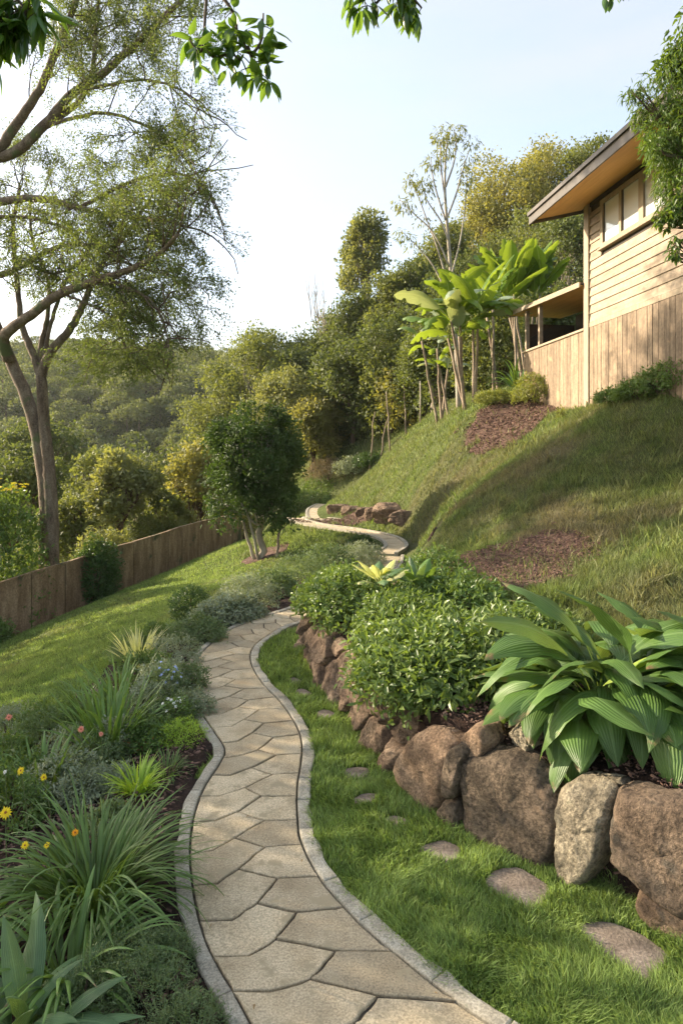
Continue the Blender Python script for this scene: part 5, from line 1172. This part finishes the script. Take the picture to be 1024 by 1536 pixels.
paddle('paddle_leaf_plant', 'tall clump of big paddle leaves on bare stems standing on the mulch edge', at_uY(705, 22.2), 6, 61, 8, (1.6, 2.4), (.50, .72), (L_banana, L_banana, L_banana, L_bananag), .4, (2.2, 3.2), (30, 85), (50, 120))
paddle('paddle_leaf_plant', 'glowing yellow green paddle leaves fanning up behind the porch roof', at_uY(782, 25.5), 6, 62, 8, (1.8, 2.6), (.50, .72), (L_banana,), .4, (3.1, 3.8), (50, 88), (5, 60))
paddle('paddle_leaf_plant', 'smaller paddle-leaved clump with drooping grey green leaves on the left of the tall clump', at_uY(665, 24.5), 4, 63, 4, (1.0, 1.5), (.3, .45), (L_bananag, L_banana), .35, (1.6, 2.9), (20, 80), (60, 130))
paddle('paddle_leaf_plant', 'paddle-leaved plant joining the tall clump to the one behind the porch', at_uY(738, 24), 2, 64, 6, (1.6, 2.4), (.38, .52), (L_banana,), .3, (2.6, 3.4), (40, 88), (20, 80))
tuft('flax_clump', 'dark arching flax beside the porch end wall', 'plant', at_uY(775, 23.5), 40, (1.0, 1.6), (.06, .09), L_strap, (40, 85), (50, 110), .2, seed=30)
g = G(630, 635); m = MB(); m.tube([(0, 0, -.2), (0.01, 0, .9), (0, 0, 1.9)], [.04, .036, .03], 8); o = m.build('garden_stake', B_grey, smooth=True); o.location = g; tag(o, 'bare pale upright stake on the lawn left of the paddle-leaved plants', 'stake')

# ---- far forested hills
hf = MB(); r = np.random.default_rng(88); cnt = 0; CC = []
tries = np.stack([r.uniform(-190, 70, 14000), r.uniform(48, 270, 14000)], 1)
zz = tz(tries[:, 0], tries[:, 1])
uu = 512 + tries[:, 0] / tries[:, 1] * F; vv = V0 - (zz + 5 - HC) / tries[:, 1] * F
ok = (uu > -120) & (uu < 640) & (vv > 480); tries = tries[ok]; zz = zz[ok]
cell = set()
for (x, y), z in zip(tries, zz):
    s_ = 3.0 + .008 * y; key = (int(x / s_), int(y / s_))
    if key in cell: continue
    cell.add(key); rad_ = r.uniform(2.4, 4.4); hh_ = r.uniform(3, 7); n = int(850 * (70 / y) ** .5)
    D = rdir(r, n); D[:, 2] = np.abs(D[:, 2]) * 1.2 - .3; b_ = 1 + .8 * (fbm3(D + cnt, 1.7, 3) - .5)
    P = np.array([x, y, z + hh_]) + D * b_[:, None] * np.array([rad_, rad_, rad_ * .75]) * r.uniform(.75, 1, n)[:, None]
    scatter_leaves(hf, r, P, D, .42 * (y / 90) ** .5, CARD, .2, .8, .4); cnt += 1
    hf.tube([(x, y, z - .5), (x + r.normal() * .3, y, z + hh_)], [.14, .08], 4, mat=1)
n = 90000; y = np.exp(r.uniform(math.log(34), math.log(270), n)); u_ = r.uniform(-60, 420, n); x = (u_ - 512) / F * y; zz = tz(x, y)
ok = (HC + (V0 - 700) / F * y < zz + 60) & (x < -6 - .0 * y) & ((y > 48) | (x < -12)); x, y, zz, = x[ok], y[ok], zz[ok]
P = np.stack([x, y, zz + r.uniform(.2, 2.4, len(x)) + 2.5 * fbm(x * .3, y * .3, 2)], -1)
scatter_leaves(hf, r, P, np.tile([0, 0, 1.], (len(x), 1)), .24 + .004 * y, CARD, .2, .9, .4)
tag(hf.build('far_forest', [T_hill, B_brown]), 'dense forest covering the far side of the valley', 'forest', kind='stuff')

# ---- overhanging foliage near the camera
def hang(name, label, twigpts, Y, nleaf, L, W, mat, seed, spread=.12, cat='branch', clusters=None, el=(-70, 30)):
    r = np.random.default_rng(seed); tw = [pl(p, Y) for p in twigpts]; o0 = tw[0][0]; root = empty(name, o0, label, cat)
    t = MB(); l = MB()
    for P in tw:
        Q = spl(P, 14) if len(P) > 2 else P; t.tube(Q - o0, np.linspace(.009, .004, len(Q)) * Y / 3, 6)
        n = max(1, nleaf // len(tw)); idx = r.integers(int(len(Q) * .35), len(Q), n); 
        for i in idx:
            c = Q[i] - o0 + r.normal(size=3) * spread * .5
            k = r.integers(4, 7); arch(l, r, k, c, .004, L, W, el, (20, 70), segs=8, cross=5, pet=.12, fold=.35, prof='blade', twist=.3)
            t.tube([Q[i] - o0, (Q[i] - o0 + c) / 2 + [0, 0, .005], c], [.003, .0025, .002], 4)
    t.build('twig', M_twig, root, smooth=True); l.build('leaves', mat, root, smooth=True); return root
hang('hanging_branch', 'leafy branch dangling into the sky at the top, left of centre', [[(330,-120),(312,-20),(306,50),(300,80),(285,60)],[(330,-10),(350,20),(358,55),(370,70)],[(358,50),(375,80),(392,60),(395,20)],[(306,60),(320,85),(345,80),(360,90)],[(372,70),(380,95),(385,110)]], 3.0, 30, (.075, .135), (.030, .044), T_mag, 71, .07, el=(-80, 40))
hang('hanging_branch', 'leafy branch tip hanging from the top edge, right of centre', [[(600,-160),(590,-60),(575,-10),(560,10)],[(590,-60),(615,-10),(632,12)],[(590,-50),(595,-10),(598,15)],[(560,-40),(545,-15),(540,-5)]], 3.2, 24, (.09, .15), (.028, .04), T_mag, 72, .07, el=(-85, 0))
hang('hanging_branch', 'three leaf tips poking in at the top edge near the right corner', [[(960,-160),(955,-80),(945,-30)],[(955,-80),(930,-30)]], 3.0, 4, (.10, .14), (.03, .04), T_mag, 73, .04, el=(-85, -30))
hang('hanging_branch', 'dark leafy branch filling the top left corner', [[(-80,-160),(-20,-60),(10,0),(20,30)],[(-20,-60),(-30,10),(-20,50)],[(10,-20),(35,10),(40,30)],[(-20,-40),(0,20),(-5,60)]], 2.6, 44, (.11, .18), (.03, .042), T_mag, 74, .10, el=(-88, 0))
# tree at the right edge in front of the house
Yr = 8.2; bx_ = 5.0; b = np.array([bx_, Yr, gz(bx_, Yr)]); root = empty('overhanging_tree', b, 'dark tree with drooping leaves reaching in from the right edge over the roof', 'tree'); rr = np.random.default_rng(15); t = MB(); l = MB()
limb(t, (0, 0, -.2), (.1, 0, 3.5), .16, .11, rr, 0, 8, 9, .02)
CL = [(1005,150,60,60,1500),(965,175,22,22,230),(950,140,20,14,130),(1015,95,30,35,500),(1010,235,40,50,1200),(1000,285,20,35,330),(1015,200,55,50,1400),(985,215,22,22,300),(1060,200,60,110,2500),(1000,330,20,14,130),(1010,365,8,14,40),(1015,310,16,24,180),(1060,60,60,60,1200),(1010,382,10,6,30)]
for (u, v, ru, rv, n) in CL:
    c = wp(u, v, Yr + rr.normal() * .15) - b; Pq = limb(t, (.1, 0, 3.5 if v < 250 else 2.6), c, .04, .008, rr, .08, 8, 5, .05)
    D = rdir(rr, n); P = c + D * (rr.uniform(0, 1, n) ** .4)[:, None] * np.array([ru, (ru + rv) / 2, rv]) / F * Yr
    scatter_leaves(l, rr, P, D * np.array([1, 1, .3]), .085, LEAFN if v > 120 and v < 300 else LEAF, 0, .5, .35, .7)
    for _ in range(8): limb(t, Pq[5], c + rdir(rr, 1)[0] * np.array([ru, ru, rv]) / F * Yr * .8, .01, .003, rr, .02, 4, 4, .05)
t.build('trunk', B_brown, root, smooth=True); l.build('crown', leafmat('drooping_leaf', (.025, .055, .010), (.07, .12, .02), .4, .4, patch=1.5), root)

# unseen trees added left of the view to shade the foreground
for k, (x, y, H, rx) in enumerate([(-10.9, 6.8, 8.4, 3.0), (-13, 11.5, 10, 3.2), (-15.5, 16, 12, 3.8), (-12.5, 2.5, 8.4, 2.8)]):
    tree('garden_tree', 'unseen leafy tree added left of the view to shade the foreground', 'tree', at(x, y), H, (0, 0, H - 3), (rx, rx, 3.3), 16, 6500, .15, T_far1, B_brown, .22, 600 + k, 'unseen trees added for shade')

# ------------------------------------------------------------------ light, sky, air, camera
SUN_AZ = math.radians(-70)      # measured from +y towards +x
SUN_EL = math.radians(21)
sd = bpy.data.lights.new('sun', 'SUN'); sd.energy = 3.2; sd.angle = math.radians(.5); sd.color = (1.0, .84, .64)
so = bpy.data.objects.new('sun', sd); COL.objects.link(so)
dv = Vector((math.sin(SUN_AZ) * math.cos(SUN_EL), math.cos(SUN_AZ) * math.cos(SUN_EL), math.sin(SUN_EL)))
so.rotation_euler = dv.to_track_quat('Z', 'Y').to_euler(); so.location = dv * 60
W_ = bpy.data.worlds.new('World'); S.world = W_; W_.use_nodes = True; nt = W_.node_tree; nt.nodes.clear()
sk = nt.nodes.new('ShaderNodeTexSky'); sk.sky_type = 'NISHITA'; sk.sun_disc = False; sk.sun_elevation = SUN_EL; sk.sun_rotation = SUN_AZ
sk.air_density = 1.0; sk.dust_density = 3.0; sk.ozone_density = 1.0
bg = nt.nodes.new('ShaderNodeBackground'); bg.inputs[1].default_value = .13
mpn = nt.nodes.new('ShaderNodeMapping'); tcn = nt.nodes.new('ShaderNodeTexCoord'); mpn.inputs['Scale'].default_value = (1.2, 1.2, 5); nt.links.new(tcn.outputs['Generated'], mpn.inputs[0])
nzn = nd(nt, 'TexNoise', Scale=1.6, Detail=5, Roughness=.55); nt.links.new(mpn.outputs[0], nzn.inputs['Vector'])
cl = mixc(nt, ramp(nt, nzn.outputs[0], [(.35, .35), (.7, .7)]), sk.outputs[0], (1.86, 1.86, 1.88))
nt.links.new(cl, bg.inputs[0])
ow = nt.nodes.new('ShaderNodeOutputWorld'); nt.links.new(bg.outputs[0], ow.inputs[0])
HAZE = True
if HAZE:
    m, nt, o = newmat('haze_air'); pv_ = nt.nodes.new('ShaderNodeVolumePrincipled'); pv_.inputs['Density'].default_value = .00018; pv_.inputs['Color'].default_value = (.92, .95, 1, 1); pv_.inputs['Anisotropy'].default_value = .3
    nt.links.new(pv_.outputs[0], o.inputs['Volume'])
    h = MB(); h.box((-239, -59, -32), (239, 299, 52)); tag(h.build('haze', m), 'thin pale haze in the valley air', 'haze', kind='stuff')
cam = bpy.data.cameras.new('camera'); co = bpy.data.objects.new('camera', cam); COL.objects.link(co)
co.location = (0, 0, HC); co.rotation_euler = (PI / 2, 0, 0)
cam.sensor_fit = 'VERTICAL'; cam.sensor_height = 36; cam.sensor_width = 24; cam.lens = 36 * F / 1536
cam.shift_x = 0; cam.shift_y = -(768 - V0) / 1536; cam.clip_start = .05; cam.clip_end = 3000
S.camera = co
S.render.resolution_x = 682; S.render.resolution_y = 1024
S.view_settings.view_transform = 'Standard'; S.view_settings.look = 'None'; S.view_settings.exposure = 1.98; S.view_settings.gamma = 1
S.render.engine = 'CYCLES'
S.cycles.max_bounces = 8; S.cycles.volume_bounces = 1; S.cycles.transparent_max_bounces = 8
